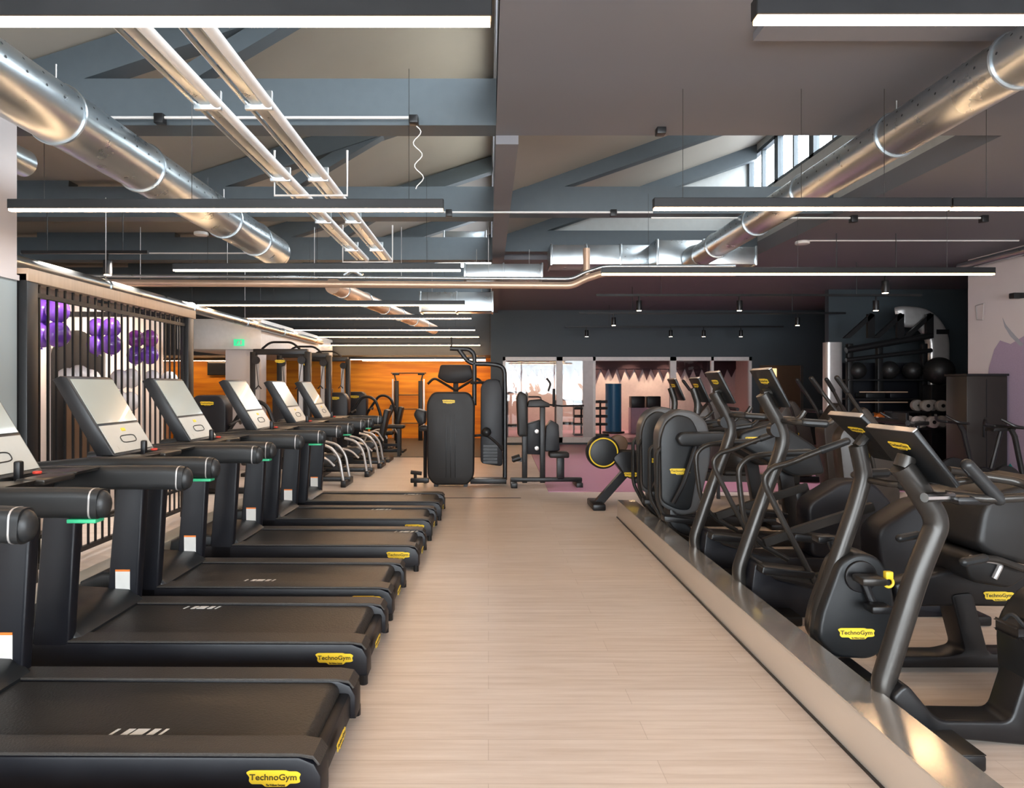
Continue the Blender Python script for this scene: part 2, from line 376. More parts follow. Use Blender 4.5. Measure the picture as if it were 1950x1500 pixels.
# glazed front
g = thing('glazed_partition', 'glazed studio front in pale frames on the back wall', 'partition', (.38,17.3,0))
xs = [0, 1.42, 1.66, 2.95, 4.55, 4.82, 6.15, 6.57]
for k, x in enumerate([0, 1.42, 2.38, 4.42, 5.5, 6.5]):
    MB().box(x, x+(.07 if k not in (1,3) else .16), .02, .12, .06, 2.32).obj('mullion', FRAMEW, g)
MB().box(0, 6.57, .02, .12, 2.22, 2.32).obj('head_rail', FRAMEW, g)
MB().box(0, 2.45, .02, .12, .06, .2).obj('sill_rail', FRAMEW, g)
MB().box(4.5, 6.57, .02, .12, .06, .2).obj('sill_rail', FRAMEW, g)
MB().box(2.12, 2.38, .03, .09, .2, 2.22).obj('frosted_strip', mat('frosted_film', (.55,.53,.53), .5), g)
for a, b in ((.07,1.42),(1.58,2.12),(4.58,5.5),(5.57,6.5)):
    MB().box(a, b, .06, .07, .2, 2.22).obj('pane', GLASS, g)
# lit doorway on the right of the studio front
mb = MB().box(7.15, 8.3, 17.46, 17.5, 0, 2.1)
d = struct('door_1', mb, BROWN, 'dark doorway with small warm lit panes right of the studio', 'door')
for k in range(3):
    MB().box(7.32, 7.66, 17.44, 17.47, 1.72-k*.42, 2.02-k*.42).obj('pane', LITW, d)

# ------------------------------------------------------------------ treadmills
def make_treadmill(label):
    t = thing('treadmill', label, 'treadmill', (0,0,0), 'treadmills in a row along the left side')
    hw = .37
    mb = MB()
    for s in (-1, 1):
        a, b = sorted((s*hw, s*(hw-.125)))
        mb.prism([(0,.035),(0,.14),(-.025,.185),(-.08,.208),(-1.85,.215),(-1.9,.035)], a, b, 'y', bev=.010)
    mb.box(-1.9, -.10, -.26, .26, .05, .18); mb.box(-.10, -.022, -.26, .26, .03, .155, bev=.02)
    mb.obj('frame', NAVY, t)
    for s in (-1, 1):
        a, b = sorted((s*(hw-.004), s*(hw-.13)))
        MB().prism([(-.012,.175),(-.03,.198),(-.08,.2075),(-1.62,.2145),(-1.62,.226),(-.09,.221),(-.03,.212),(-.004,.180)], a, b, 'y', bev=.003, seg=1).obj('side_rail', RAIL, t)
        MB().tube([(-.02,s*hw*.97,.05),(-.02,s*hw*.97,.0)], .022, 10).obj('foot', BLK, t)
    # belt wraps round the rear roller
    prof = [(-1.62,.212),(-.12,.205)]+[(-.12+.05*math.sin(a), .155+.05*math.cos(a)) for a in [R(k) for k in range(15, 121, 15)]]
    inn = [(-.12+.04*math.sin(a), .155+.04*math.cos(a)) for a in [R(k) for k in range(120, -1, -15)]]+[(-1.62,.202)]
    belt = MB().prism(prof+inn, -.235, .235, 'y').obj('belt', BELT, t)
    mk = MB()
    for (x, w) in ((-.10,.012),(-.055,.026),(-.02,.048),(.045,.026),(.09,.012)):
        mk.prism([(x,-.022),(x+w,-.022),(x+w+.012,.022),(x+.012,.022)], 0, .0015, 'z')
    m = mk.obj('belt_marking', WHT, belt); m.location = (-.80,-.20,.2095)
    # motor cover
    MB().prism([(-1.52,.06),(-1.52,.226),(-1.60,.29),(-1.95,.31),(-2.10,.24),(-2.12,.06)], -.33, .33, 'y', bev=.03, seg=3).obj('motor_cover', COVER, t)
    for s in (-1, 1):
        a, b = sorted((s*hw, s*(hw-.075)))
        MB().prism([(-1.76,.02),(-1.565,.02),(-1.50,1.10),(-1.67,1.12)], a, b, 'y', bev=.018, seg=3).obj('upright', NAVY, t)
        cs = rnd2([(-.056,-.038),(.056,-.038),(.056,.038),(-.056,.038)], .034, 4)
        yc = s*(hw-.038)
        mb = MB().sweep(rnd([(-1.86,yc,1.085),(-1.45,yc,1.122),(-.90,yc,1.124),(-.812,yc,1.118)], .05), cs, up=(0,1,0)); mb.sph((-.812,yc,1.118), .046, 0, 16, (.7,.8,1.12))
        h = mb.obj('handrail', DG, t)
        MB().sweep([(-.842,yc,1.120),(-.836,yc,1.1198)], [(c[0]*1.02, c[1]*1.03) for c in cs], up=(0,1,0)).obj('trim_ring', SILV, h)
        if s < 0:
            MB().box(-.92, -.815, yc-.036, yc+.02, 1.054, 1.068, bev=.002).obj('green_strip', GREEN, h, 'green light strip')
        else:
            MB().box(-1.745+.06, -1.745+.15, hw-.0765, hw-.0745, .28, .40).obj('warning_sticker', WHT, t, 'white sticker')
            MB().box(-1.745+.06, -1.745+.15, hw-.078, hw-.0745, .40, .412).obj('sticker_stripe', ORNG, t, 'orange top of the sticker')
    # console
    MB().box(-1.62, -1.40, -.33, .33, 1.075, 1.15, bev=.02).obj('crossbar', DG, t)
    for s in (-1, 1):
        a, b = sorted((s*.30, s*.13))
        MB().prism([(-1.54,1.135),(-1.20,1.162),(-1.19,1.176),(-1.53,1.165)], a, b, 'y', bev=.004).obj('tray', TUBE, t)
    MB().prism([(-1.50,1.17),(-1.40,1.17),(-1.66,1.60),(-1.70,1.605),(-1.74,1.585)], -.215, .215, 'y', bev=.008).obj('console_body', BLK, t)
    B = Vector((-1.40,0,1.17)); T_ = Vector((-1.66,0,1.60)); d = (T_-B); n = Vector((d.z,0,-d.x)).normalized()
    def face(v0, v1, y0, y1, off, th):
        a = B+d*v0+n*off; b = B+d*v1+n*off
        return MB().prism([(a.x,a.z),(b.x,b.z),(b.x+n.x*th,b.z+n.z*th),(a.x+n.x*th,a.z+n.z*th)], y0, y1, 'y')
    face(.40, .97, -.20, .20, 0, .004).obj('screen', SCR, t)
    pn = face(.03, .37, -.20, .20, 0, .004).obj('control_panel', PANEL, t)
    q = []
    for k in range(20):
        a = 2*math.pi*k/20; yy = .075*math.copysign(abs(math.cos(a))**.5, math.cos(a)); vv = .18+.045*math.copysign(abs(math.sin(a))**.6, math.sin(a))
        p = B+d*vv+n*.005; q.append((p.x, yy, p.z))
    MB().tube(q, .003, 5, closed=True).obj('button_ring', DG, pn)
    p = B+d*.30+n*.005
    MB().box(-.001,.001,-.02,.02,-.01,.01, M=Matrix.Translation(p) @ Matrix.Rotation(-math.atan2(.26,.43),4,'Y')).obj('panel_logo', YEL, pn)
    MB().box(-1.36, -1.33, -.03, .0, 1.15, 1.24, bev=.008).obj('tablet_clip', BLK, t)
    MB().disc((-1.34,.09,1.178), .018, .012, 'z', 16, bev=.004).obj('stop_button', RED, t, 'red stop button')
    MB().box(-1.30,-1.18,-.10,.10,1.15,1.175,bev=.008).obj('centre_tray', TUBE, t)
    badge(t, (-.17,-hw-.001,.135))
    badge(t, (.001,-.05,.10), (0,0,R(90)), .8)
    return t
TM = [(-.62,1.70,-.9,-.2), (-.605,2.74,-.755,-.195), (-.63,3.78,-1.11,.195), (-.635,4.71,-.95,-.18), (-.585,5.86,-.18,.19), (-.57,6.95,-.6,.19), (-.545,7.94,-.4,.19)]
ords = ['nearest the viewer, mostly cut off by the frame', 'second from the viewer, its whole belt in the foreground', 'third from the viewer', 'fourth from the viewer', 'fifth from the viewer', 'sixth from the viewer', 'farthest from the viewer, end of the row']
t0 = None
for i, (x, y, mx, my) in enumerate(TM):
    lab = 'black treadmill with pale tilted console, '+ords[i]
    if t0 is None: t0 = o = make_treadmill(lab)
    else: o = dup(t0, label=lab)
    o.location = (x, y, 0)
    for ch in o.children:
        if ch.name.startswith('belt'):
            for c2 in ch.children: c2.location = (mx, my, .2095)
# plinths
mb = MB().box(1.52, 1.725, -2.0, 7.75, 0, .205, bev=.006)
p = mb.obj('cable_plinth', STEEL, None, 'long low steel cable plinth beside the right-hand machines', 'plinth')
MB().box(1.525, 1.722, -1.99, 7.74, .206, .209).obj('top_plate', STEELP, p, 'polished steel top plate')
MB().box(1.512, 1.519, -2.0, 7.75, 0, .012).obj('base_seal', BLK, p)
mb = MB().box(-2.98, -2.79, .2, 8.6, 0, .2, bev=.006)
mb.obj('cable_plinth', PANEL, None, 'long pale plinth in front of the treadmills', 'plinth')

# ------------------------------------------------------------------ right hand cardio machines
def loc_path(pts, Y, ox, yo=0.0):
    return [(wx(p[0], Y)-ox, yo, wz(p[1], Y)) for p in pts]
def loc2(pts, Y, ox): return [(wx(p[0], Y)-ox, wz(p[1], Y)) for p in pts]
def console(t, xt, zt, xb, zb, hw, big=True):
    d = Vector((xb-xt, 0, zb-zt)); n = Vector((-d.z, 0, d.x)).normalized()   # towards the user (+x, up)
    if n.x < 0: n = -n
    def q(v, o): p = Vector((xt,0,zt))+d*v+n*o; return (p.x, p.z)
    c = MB().prism([q(0,0),q(1,0),q(1,.02),q(0,.028)], -hw, hw, 'y', bev=.012, seg=3).obj('console', COVER, t)
    MB().prism([q(.06,.028),q(.94,.021),q(.94,.024),q(.06,.031)], -hw+.02, hw-.02, 'y').obj('screen', DSCR, c)
    MB().prism([q(-.012,.002),q(.02,.002),q(.02,.028),q(-.012,.028)], -hw+.004, hw-.004, 'y', bev=.006).obj('top_edge', SILV, c)
    b = bpy.data.objects.new('logo_badge', BADGE); C.objects.link(b); b.parent = t
    ang = math.atan2(d.x, -d.z)
    # facing -x and downwards
    m = Matrix.Translation(Vector((q(.30,-.002)[0], 0, q(.30,-.002)[1]))) @ Matrix.Rotation(-ang, 4, 'Y') @ Matrix.Rotation(R(-90), 4, 'Z') @ Matrix.Scale(.72,4)
    b.matrix_local = m; b['label'] = 'yellow maker badge on the back of the console'
    return c

# --- upright bike (nearest)
Y1 = 2.9; ox = 1.7
t = thing('exercise_bike', 'dark upright exercise bike nearest the viewer at the right edge', 'exercise bike', (ox,Y1,0))
el = lambda a, b, n=16: [(a*math.cos(2*math.pi*k/n), b*math.sin(2*math.pi*k/n)) for k in range(n)]
pp = loc_path([(1716,886),(1733,908),(1779,978),(1784,1000),(1747,1090),(1681,1300),(1684,1322)], Y1, ox)
MB().sweep(rnd(pp, .09, 6), el(.050,.048), up=(0,1,0)).obj('front_post', TUBE, t)
MB().prism(rnd2(loc2([(1676,1318),(1706,1285),(1765,1356),(1900,1358),(1932,1260),(1985,1262),(1950,1405),(1745,1386)], 2.9, ox), .04), -.075, .075, 'y', bev=.015, seg=3).obj('base_frame', BLK, t)
MB().box(.15, .30, -.27, .27, .0, .068, bev=.012).obj('stabiliser', BLK, t)
MB().box(.152, .298, -.268, .268, .066, .071, bev=.002).obj('stabiliser_top', TUBE, t)
MB().box(1.05, 1.20, -.24, .24, .0, .06, bev=.012).obj('stabiliser', BLK, t)
MB().box(.62, 1.1, -.05, .05, .03, .10, bev=.02).obj('rear_beam', BLK, t)
MB().prism(rnd2([(.62,.10),(.60,.50),(.72,.66),(.95,.66),(1.08,.45),(1.05,.10)], .08, 4), -.09, .09, 'y', bev=.02, seg=3).obj('drive_cover', COVER, t)
MB().tube([(.95,0,.6),(1.0,0,1.02)], .028, 12).obj('seat_post', TUBE, t)
MB().prism(rnd2([(.80,1.00),(1.16,1.00),(1.18,1.08),(1.0,1.06),(.82,1.05)], .03), -.11, .11, 'y', bev=.03, seg=3).obj('saddle', PAD, t)
for s, a in ((-1, .0), (1, math.pi)):
    cx, cz = .66, .42
    ex, ez = cx-.17*math.cos(a), cz+.13*math.cos(a)
    cr = MB().tube([(cx, s*.10, cz),(ex, s*.13, ez)], .016, 10, ry=.012).obj('crank', BLK, t)
    MB().box(ex-.05, ex+.05, s*.14, s*.24, ez-.018, ez+.018, bev=.01).obj('pedal', BLK, cr)
    MB().tube([(ex-.045,s*.15,ez+.01),(ex-.03,s*.19,ez+.07),(ex+.0,s*.23,ez+.01)], .008, 6, rad=.03).obj('toe_strap', DG, cr)
console(t, 1.763-ox, 1.356, 1.95-ox, 1.126, .175)
MB().tube([(1.83-ox,0,1.19),(1.85-ox,0,1.24)], .04, 12).obj('console_bracket', TUBE, t)
MB().box(1.94-ox, 2.10-ox, -.19, .19, 1.055, 1.095, bev=.018).obj('grip_mount', BLK, t)
MB().tube([(1.80-ox,-.19,1.09),(1.95-ox,-.14,1.085)], .02, 10).obj('mount_arm', CHROME, t)
for s in (-1, 1):
    h = MB().tube([(1.95-ox,s*.10,1.09),(2.05-ox,s*.20,1.085),(2.27-ox,s*.22,1.10),(2.28-ox,s*.10,1.14),(2.08-ox,s*.07,1.17)], .019, 12, rad=.06).obj('handlebar', TUBE, t)
    MB().cap_tube([(2.10-ox,s*.20,1.085),(1.97-ox,s*.20,1.225)], .026, 12).obj('grip', DG, h)

# --- recumbent bike
Y2 = 3.6; ox = 1.78
t = thing('recumbent_bike', 'dark recumbent bike with padded seat behind the upright bike', 'exercise bike', (ox,Y2,0))
pp = loc_path([(1633,848),(1640,880),(1645,905),(1630,960),(1596,1060),(1558,1172),(1556,1215),(1590,1245)], Y2, ox)
MB().sweep(rnd(pp, .10, 6), el(.045,.045), up=(0,1,0)).obj('front_post', TUBE, t)
cov = MB().prism(rnd2(loc2([(1604,1070),(1640,1052),(1678,1062),(1700,1105),(1708,1150),(1694,1235),(1662,1258),(1592,1254),(1560,1222),(1566,1175)], 3.5, ox), .05, 4), -.09, .09, 'y', bev=.02, seg=3).obj('drive_cover', COVER, t)
c = (wx(1640,3.5)-ox, wz(1098,3.5))
MB().disc((c[0],-.095,c[1]), .085, .02, 'y', 32, bev=.006).obj('crank_disc', BLK, cov)
for s, a in ((-1, R(-70)), (1, R(110))):
    ex, ez = c[0]+.15*math.cos(a), c[1]+.15*math.sin(a)
    cr = MB().tube([(c[0], s*.11, c[1]),(ex, s*.125, ez)], .02, 10, ry=.012).obj('crank', BLK, t)
    px_, pz_ = (c[0]+.0, c[1]+.02) if s < 0 else (ex, ez)
    MB().box(ex-.06, ex+.05, min(s*.13,s*.22), max(s*.13,s*.22), ez-.02, ez+.02, bev=.01).obj('pedal', BLK, cr)
MB().box(c[0]-.07, c[0]+.06, -.24, -.13, c[1]-.01, c[1]+.03, bev=.012).obj('footrest', TUBE, t)
MB().torus((c[0]+.085,-.20,c[1]+.0), .024, .007, 'y', 16).obj('strap_ring', YEL, t, 'yellow pedal strap ring')
MB().box(c[0]+.06,c[0]+.10,-.22,-.19,c[1]+.02,c[1]+.06,bev=.006).obj('strap_tag', YEL, t, 'yellow pedal strap tag')
badge(t, (wx(1632,3.5)-ox, -.0925, wz(1207,3.5)))
MB().box(-.02+wx(1605,3.4)-ox, wx(1668,3.4)-ox, -.26, .26, 0, .05, bev=.012).obj('stabiliser', BLK, t)
MB().prism(rnd2(loc2([(1680,1240),(1790,1240),(1822,1232),(1795,1125),(1835,1120),(1865,1235),(1990,1236),(1990,1262),(1680,1262)], Y2, ox), .03), -.07, .07, 'y', bev=.012, seg=2).obj('base_frame', BLK, t)
MB().prism(rnd2(loc2([(1690,1105),(1790,1080),(1990,1090),(1990,1150),(1800,1148),(1700,1150)], Y2, ox), .03), -.06, .06, 'y', bev=.02, seg=3).obj('seat_beam', BLK, t)
badge(t, (wx(1885,Y2)-ox, -.062, wz(1128,Y2)), s=.85)
MB().prism(rnd2(loc2([(1785,1045),(1800,1036),(1880,1052),(1905,1075),(1870,1100),(1800,1088)], Y2, ox), .03), -.2, .2, 'y', bev=.03, seg=3).obj('seat', PAD, t)
MB().prism(rnd2(loc2([(1838,1030),(1850,962),(1872,930),(1990,905),(2010,960),(1985,1050),(1945,1072),(1860,1050)], Y2-.1, ox), .05), -.19, .21, 'y', bev=.03, seg=3).obj('backrest', PAD, t)
MB().tube(loc_path([(1845,1060),(1905,1070),(1890,1100)], Y2-.2, ox, -.21), .014, 8, rad=.03).obj('seat_frame', SILV, t)
for s in (-1, 1):
    h = MB().tube([(1.0,s*.24,.60),(.78,s*.26,.68),(.66,s*.26,.66)], .018, 10, rad=.06).obj('side_handle', TUBE, t)
    MB().cap_tube([(.74,s*.26,.675),(.64,s*.26,.655)], .024, 10).obj('grip', DG, h)
console(t, wx(1640,3.6)-ox-.10, 1.385, wx(1640,3.6)-ox+.16, 1.14, .17)
MB().tube(loc_path([(1633,850),(1655,822)], Y2, ox), .03, 10).obj('console_bracket', TUBE, t)
for s in (-1, 1):
    h = MB().tube([(.28,0,1.04),(.32,s*.2,1.04),(.62,s*.24,1.05),(.66,s*.20,1.10)], .018, 10, rad=.06).obj('handlebar', TUBE, t)
    MB().cap_tube([(.36,s*.205,1.04),(.54,s*.232,1.045)], .028, 10).obj('grip', DG, h)

# --- elliptical
def make_elliptical(label):
    Y = 4.55; ox = 1.7
    t = thing('elliptical_trainer', label, 'elliptical trainer', (ox,Y,0), 'elliptical trainers behind the steel plinth')
    pp = loc_path([(1452,750),(1466,776),(1484,808),(1492,836),(1480,878),(1457,937),(1423,1034),(1405,1088),(1414,1118),(1440,1143)], Y, ox)
    MB().sweep(rnd(pp, .12, 6), el(.046,.05), up=(0,1,0)).obj('front_post', TUBE, t)
    MB().prism(rnd2(loc2([(1421,1062),(1437,1058),(1455,1090),(1560,1118),(1760,1122),(1800,1160),(1455,1163),(1412,1132)], Y, ox), .04), -.15, .15, 'y', bev=.02, seg=3).obj('base_cover', NAVY, t)
    for x0 in (.13, 1.35):
        MB().box(x0, x0+.2, -.32, .32, 0, .065, bev=.014).obj('stabiliser', BLK, t)
    MB().prism(rnd2(loc2([(1652,1000),(1735,948),(1800,950),(1850,1005),(1858,1080),(1820,1130),(1660,1125)], Y, ox), .08, 5), -.12, .12, 'y', bev=.03, seg=3).obj('flywheel_housing', NAVY, t)
    for s, Yp, arm, link, ped in (
        (-1, 4.33, [(1552,1109),(1500,1010),(1458,927),(1455,908),(1469,890),(1505,881),(1540,866),(1612,840)], [(1462,1088),(1560,1108),(1660,1070)], (1450,1076,1545)),
        (1, 4.77, [(1500,1065),(1440,1030),(1417,990),(1408,924),(1406,890),(1424,871),(1460,864),(1540,861)], [(1450,1030),(1529,1002),(1655,962)], (1500,1010,1600))):
        yo = Yp-Y
        a = MB().sweep(rnd(loc_path(arm, Yp, ox, yo), .10, 5), el(.020,.020,12)).obj('moving_arm', TUBE, t)
        e0, e1 = loc_path(arm[-2:], Yp, ox, yo)
        e0 = Vector(e0); e1 = Vector(e1)
        MB().cap_tube([e0.lerp(e1,.35), e1], .026, 12).obj('grip', DG, a)
        l = MB().sweep(rnd(loc_path(link, Yp, ox, yo*.8), .1, 4), [(c[0]*.03, c[1]*.022) for c in [(1,1),(-1,1),(-1,-1),(1,-1)]], up=(0,1,0)).obj('pedal_arm', TUBE, t)
        x0 = wx(ped[0],Yp)-ox; z0 = wz(ped[1],Yp); x1 = wx(ped[2],Yp)-ox
        MB().prism(rnd2([(x0,z0),(x0-.01,z0-.05),(x1,z0-.085),(x1+.02,z0-.04),(x1-.02,z0-.035)], .015), yo*.8-.075, yo*.8+.075, 'y', bev=.012).obj('footplate', BLK, t)
    console(t, 1.873-ox, 1.66, 2.01-ox, 1.405, .165)
    MB().tube([(1.90-ox,0,1.50),(1.97-ox,0,1.515)], .03, 10).obj('console_bracket', TUBE, t)
    z = 1.31
    for s in (-1, 1):
        h = MB().tube([(2.02-ox,0,z),(2.04-ox,s*.20,z),(2.26-ox,s*.23,z-.01),(2.30-ox,s*.22,z+.06)], .019, 10, rad=.05).obj('fixed_handle', TUBE, t)
        MB().cap_tube([(2.09-ox,s*.208,z),(2.22-ox,s*.226,z-.008)], .026, 10).obj('grip', DG, h)
    MB().disc((1.99-ox,0,1.25), .05, .07, 'y', 20).obj('cup_holder', BLK, t)
    return t
e1 = make_elliptical('dark elliptical trainer with curved moving arms, directly behind the recumbent bike')
e2 = dup(e1, (1.69,5.5,0), 'dark elliptical trainer between the other elliptical and the tall stepper covers')

# --- stepper with tall rounded cover
def make_stepper(label):
    Y = 6.45; ox = 1.65; Yn = 6.3
    t = thing('stepper_machine', label, 'stepper machine', (ox,Y,0), 'steppers with tall rounded covers')
    sh = rnd2(loc2([(1252,958),(1248,850),(1249,818),(1262,792),(1287,778),(1316,782),(1338,800),(1348,835),(1345,880),(1322,972),(1290,978)], Y, ox), .06, 4)
    MB().prism(sh, -.12, .12, 'y', bev=.03, seg=4).obj('body_shell', mat('grey_shell', (.085,.088,.092), .35) if 'grey_shell' not in MATS else MATS['grey_shell'], t)
    pn = rnd2(loc2([(1259,955),(1257,835),(1266,805),(1288,788),(1316,795),(1331,825),(1331,880),(1315,972),(1288,970)], Yn, ox), .06, 4)
    MB().prism(pn, -.16, -.115, 'y', bev=.015, seg=3).obj('side_cover', COVER, t)
    MB().prism(rnd2(loc2([(1283,834),(1292,822),(1398,820),(1398,848),(1292,848)], Yn, ox), .05, 4), -.25, -.155, 'y', bev=.02, seg=3).obj('arm_cover', DG, t)
    MB().prism(rnd2(loc2([(1398,822),(1470,800),(1545,850),(1560,900),(1500,905),(1398,846)], Y, ox), .06, 4), -.14, .14, 'y', bev=.03, seg=3).obj('rear_cover', COVER, t)
    badge(t, (wx(1295,6.28)-ox, -.162, wz(898,6.28)), s=1.0)
    badge(t, (wx(1432,6.35)-ox, -.142, wz(836,6.35)), s=.85)
    for s in (-1, 1):
        MB().tube([(.04,s*.13,.98),(-.03,s*.14,.92),(-.03,s*.14,.44),(.12,s*.14,.16),(.30,s*.14,.08)], .02, 10, rad=.08).obj('bumper_tube', TUBE, t)
        MB().tube([(.33,s*.19,1.0),(.20,s*.22,.62),(.10,s*.22,.44)], .024, 10, rad=.1).obj('pedal_arm', BLK, t)
        MB().prism([(.0,.36+.08*s),(.38,.32+.08*s),(.38,.37+.08*s),(.0,.41+.08*s)], min(s*.16,s*.30), max(s*.16,s*.30), 'y', bev=.01).obj('footplate', BLK, t)
        h = MB().tube([(.50,s*.08,1.12),(.60,s*.24,1.14),(.85,s*.26,1.18),(.92,s*.24,1.26)], .018, 10, rad=.06).obj('handle', TUBE, t)
        MB().cap_tube([(.64,s*.242,1.148),(.82,s*.258,1.176)], .025, 10).obj('grip', DG, h)
    MB().prism([(.10,.0),(1.5,.0),(1.5,.09),(.35,.14),(.14,.36),(.10,.36)], -.12, .12, 'y', bev=.02).obj('base', BLK, t)
    MB().box(.10, .24, -.3, .3, 0, .06, bev=.012).obj('stabiliser', BLK, t)
    MB().box(1.36, 1.5, -.3, .3, 0, .06, bev=.012).obj('stabiliser', BLK, t)
    MB().prism([(1.30,.08),(1.42,.08),(1.30,.86),(1.16,.86)], -.05, .05, 'y', bev=.01).obj('rear_post', BLK, t)
    MB().tube([(.40,0,1.28),(.41,0,1.38),(.36,0,1.53)], .035, 12, rad=.05).obj('console_post', TUBE, t)
    console(t, .36, 1.625, .47, 1.39, .15)
    return t
s1 = make_stepper('stepper with a tall rounded slate cover and full side arm, nearer of the pair')
s2 = dup(s1, (1.68,7.35,0), 'stepper with a tall rounded cover, farther of the pair, next to the rowing machine')

# --- rowing machine
Yr = 8.4; ox = 1.46
t = thing('rowing_machine', 'rowing machine with a yellow-ringed round flywheel at the end of the plinth', 'rowing machine', (ox,Yr,0))
fw = MB().disc((0,0,.71), .212, .16, 'y', 48, bev=.03).obj('flywheel_cover', BLK, t)
MB().torus((0,-.083,.71), .178, .009, 'y', 48).obj('yellow_ring', YEL, fw, 'yellow ring')
MB().disc((0,-.082,.71), .165, .012, 'y', 48, bev=.004).obj('hub_plate', COVER, fw)
MB().prism(rnd2([(.10,.64),(.22,.74),(.52,.72),(.60,.50),(.50,.36),(.30,.38),(.20,.50)], .06), -.10, .10, 'y', bev=.02, seg=3).obj('body_cover', BLK, t)
badge(t, (.35,-.102,.43))
MB().sweep([(.34,0,.50),(.16,0,.30),(-.06,0,.05)], [(a*.05,b*.045) for a, b in ((1,1),(-1,1),(-1,-1),(1,-1))], up=(0,1,0)).obj('front_leg', BLK, t)
MB().box(-.16, .0, -.25, .25, 0, .08, bev=.015).obj('front_foot', BLK, t)
MB().disc((.22,.10,.80), .12, .10, 'y', 32, bev=.02).obj('fan_hub', BROWN, t)
MB().sweep([(.40,0,.42),(2.5,0,.36)], [(a*.05,b*.05) for a, b in ((1,1),(-1,1),(-1,-1),(1,-1))], up=(0,1,0)).obj('seat_rail', TUBE, t)
MB().box(2.35, 2.5, -.25, .25, 0, .32, bev=.02).obj('rear_foot', BLK, t)
MB().box(1.5, 1.8, -.16, .16, .42, .48, bev=.03, seg=3).obj('seat', PAD, t)
for s in (-1, 1): MB().box(.75, .85, s*.10-.06, s*.10+.06, .44, .70, bev=.02).obj('footrest', BLK, t)
MB().tube([(.55,0,.70),(.60,0,.95),(.58,0,1.05)], .02, 8, rad=.05).obj('console_post', TUBE, t)
console(t, .52, 1.18, .62, .98, .13)

# ------------------------------------------------------------------ centre strength machines
def box_tubes(t, name, segs, r=.03, m=BLKM):
    for s in segs: MB().tube(s, r, 8, rad=.08).obj(name, m, t)
Yc = 10.2; ox = -.58
t = thing('weight_machine', 'tall black selectorised weight machine with fluted cover beside the aisle', 'weight machine', (ox,Yc,0))
cv = MB().prism(rnd2([(-.36,.16),(-.37,1.30),(-.28,1.46),(.28,1.46),(.37,1.30),(.36,.16),(.26,.03),(-.26,.03)], .08, 5), -.12, .14, 'y', bev=.03, seg=3).obj('stack_cover', mat('warm_black', (.012,.011,.011), .5, spec=.35), t)
for k in (-.07, .0, .07): MB().box(k-.006, k+.006, -.126, -.118, .15, 1.12, bev=.002).obj('cover_rib', BLKM, cv)
badge(t, (-.03,-.122,1.31))
for s in (-.26, .20): MB().box(s, s+.06, -.1, .12, 0, .04).obj('foot', BLKM, t)
MB().tube([(.36,.1,1.25),(.36,.1,2.05),(.28,.1,2.13),(-.02,.1,2.14)], .035, 10, rad=.12).obj('cable_arm', BLKM, t)
MB().tube([(.0,.1,2.14),(.0,.1,2.32)], .014, 8).obj('arm_hook', BLKM, t)
MB().tube([(.12,.1,2.12),(.28,.1,1.90),(.60,.1,1.90),(.83,.1,1.86),(.84,.1,1.5),(.84,.1,.08)], .035, 10, rad=.12).obj('rear_frame', BLKM, t)
MB().prism(rnd2([(.46,.35),(.46,1.55),(.55,1.66),(.74,1.66),(.80,1.5),(.80,.30)], .06), .0, .18, 'y', bev=.02).obj('guard_panel', NAVY, t)
MB().tube([(.30,.05,1.60),(.76,.05,1.62)], .02, 8).obj('crossbar', BLKM, t)
MB().tube([(.36,-.02,.78),(.55,-.05,.80),(.72,-.02,.66),(.80,.0,.55)], .02, 8, rad=.08).obj('lever_arm', BLKM, t)
MB().sph((.55,-.08,.84), .075, 0, 16).obj('roller_pad', COVER, t)
for k in range(6): MB().box(.50, .72, -.02, .05, .35+k*.05, .39+k*.05).obj('weight_plate', BLKM, t)
MB().box(.30, .86, -.08, .14, .04, .12, bev=.01).obj('base', BLKM, t)
MB().box(-.62, -.34, -.1, .0, .06, .13, bev=.01).obj('footrest', BLKM, t)
MB().tube([(-.62,-.05,.22),(-.45,-.05,.20)], .03, 8).obj('foot_roller', PAD, t)
MB().tube([(-.55,-.05,.22),(-.55,-.05,.0)], .025, 8).obj('leg', BLKM, t)
MB().box(-.52, -.34, .15, .45, .84, .92, bev=.03).obj('seat', PAD, t)
MB().tube([(-.43,.3,.85),(-.43,.3,.0)], .03, 8).obj('seat_post', BLKM, t)
MB().prism(rnd2([(-.52,.95),(-.60,1.1),(-.55,1.2),(-.40,1.15),(-.42,.95)], .04), .1, .4, 'y', bev=.03).obj('arm_pad', PAD, t)

# pulldown / biceps machine to its right
ox = .86
t = thing('rowing_bench_machine', 'black chest-supported machine with a long lever, in front of the glass wall', 'weight machine', (ox,10.2,0))
x = lambda px: wx(px,10.2)-ox
z = lambda py: wz(py,10.2)
for a in (999, 1033): MB().box(x(a-5), x(a+5), -.04, .04, .05, z(772), bev=.01).obj('upright', BLKM, t)
MB().box(x(972), x(1108), -.05, .05, .07, .13, bev=.01).obj('base_beam', BLKM, t)
for a in (978, 1100): MB().box(x(a-6), x(a+6), -.25, .25, .0, .08, bev=.01).obj('foot_bar', BLKM, t)
MB().prism(rnd2([(x(986),z(830)),(x(983),z(755)),(x(990),z(744)),(x(1003),z(752)),(x(1004),z(830))], .04), -.14, .14, 'y', bev=.03).obj('back_pad', PAD, t)
MB().prism(rnd2([(x(1003),z(775)),(x(1006),z(762)),(x(1030),z(760)),(x(1046),z(768)),(x(1046),z(775))], .03), -.12, .12, 'y', bev=.02).obj('arm_pad', PAD, t)
MB().tube([(x(1040),0,z(770)),(x(1070),0,z(773)),(x(1112),0,z(772))], .014, 8).obj('lever', BLKM, t)
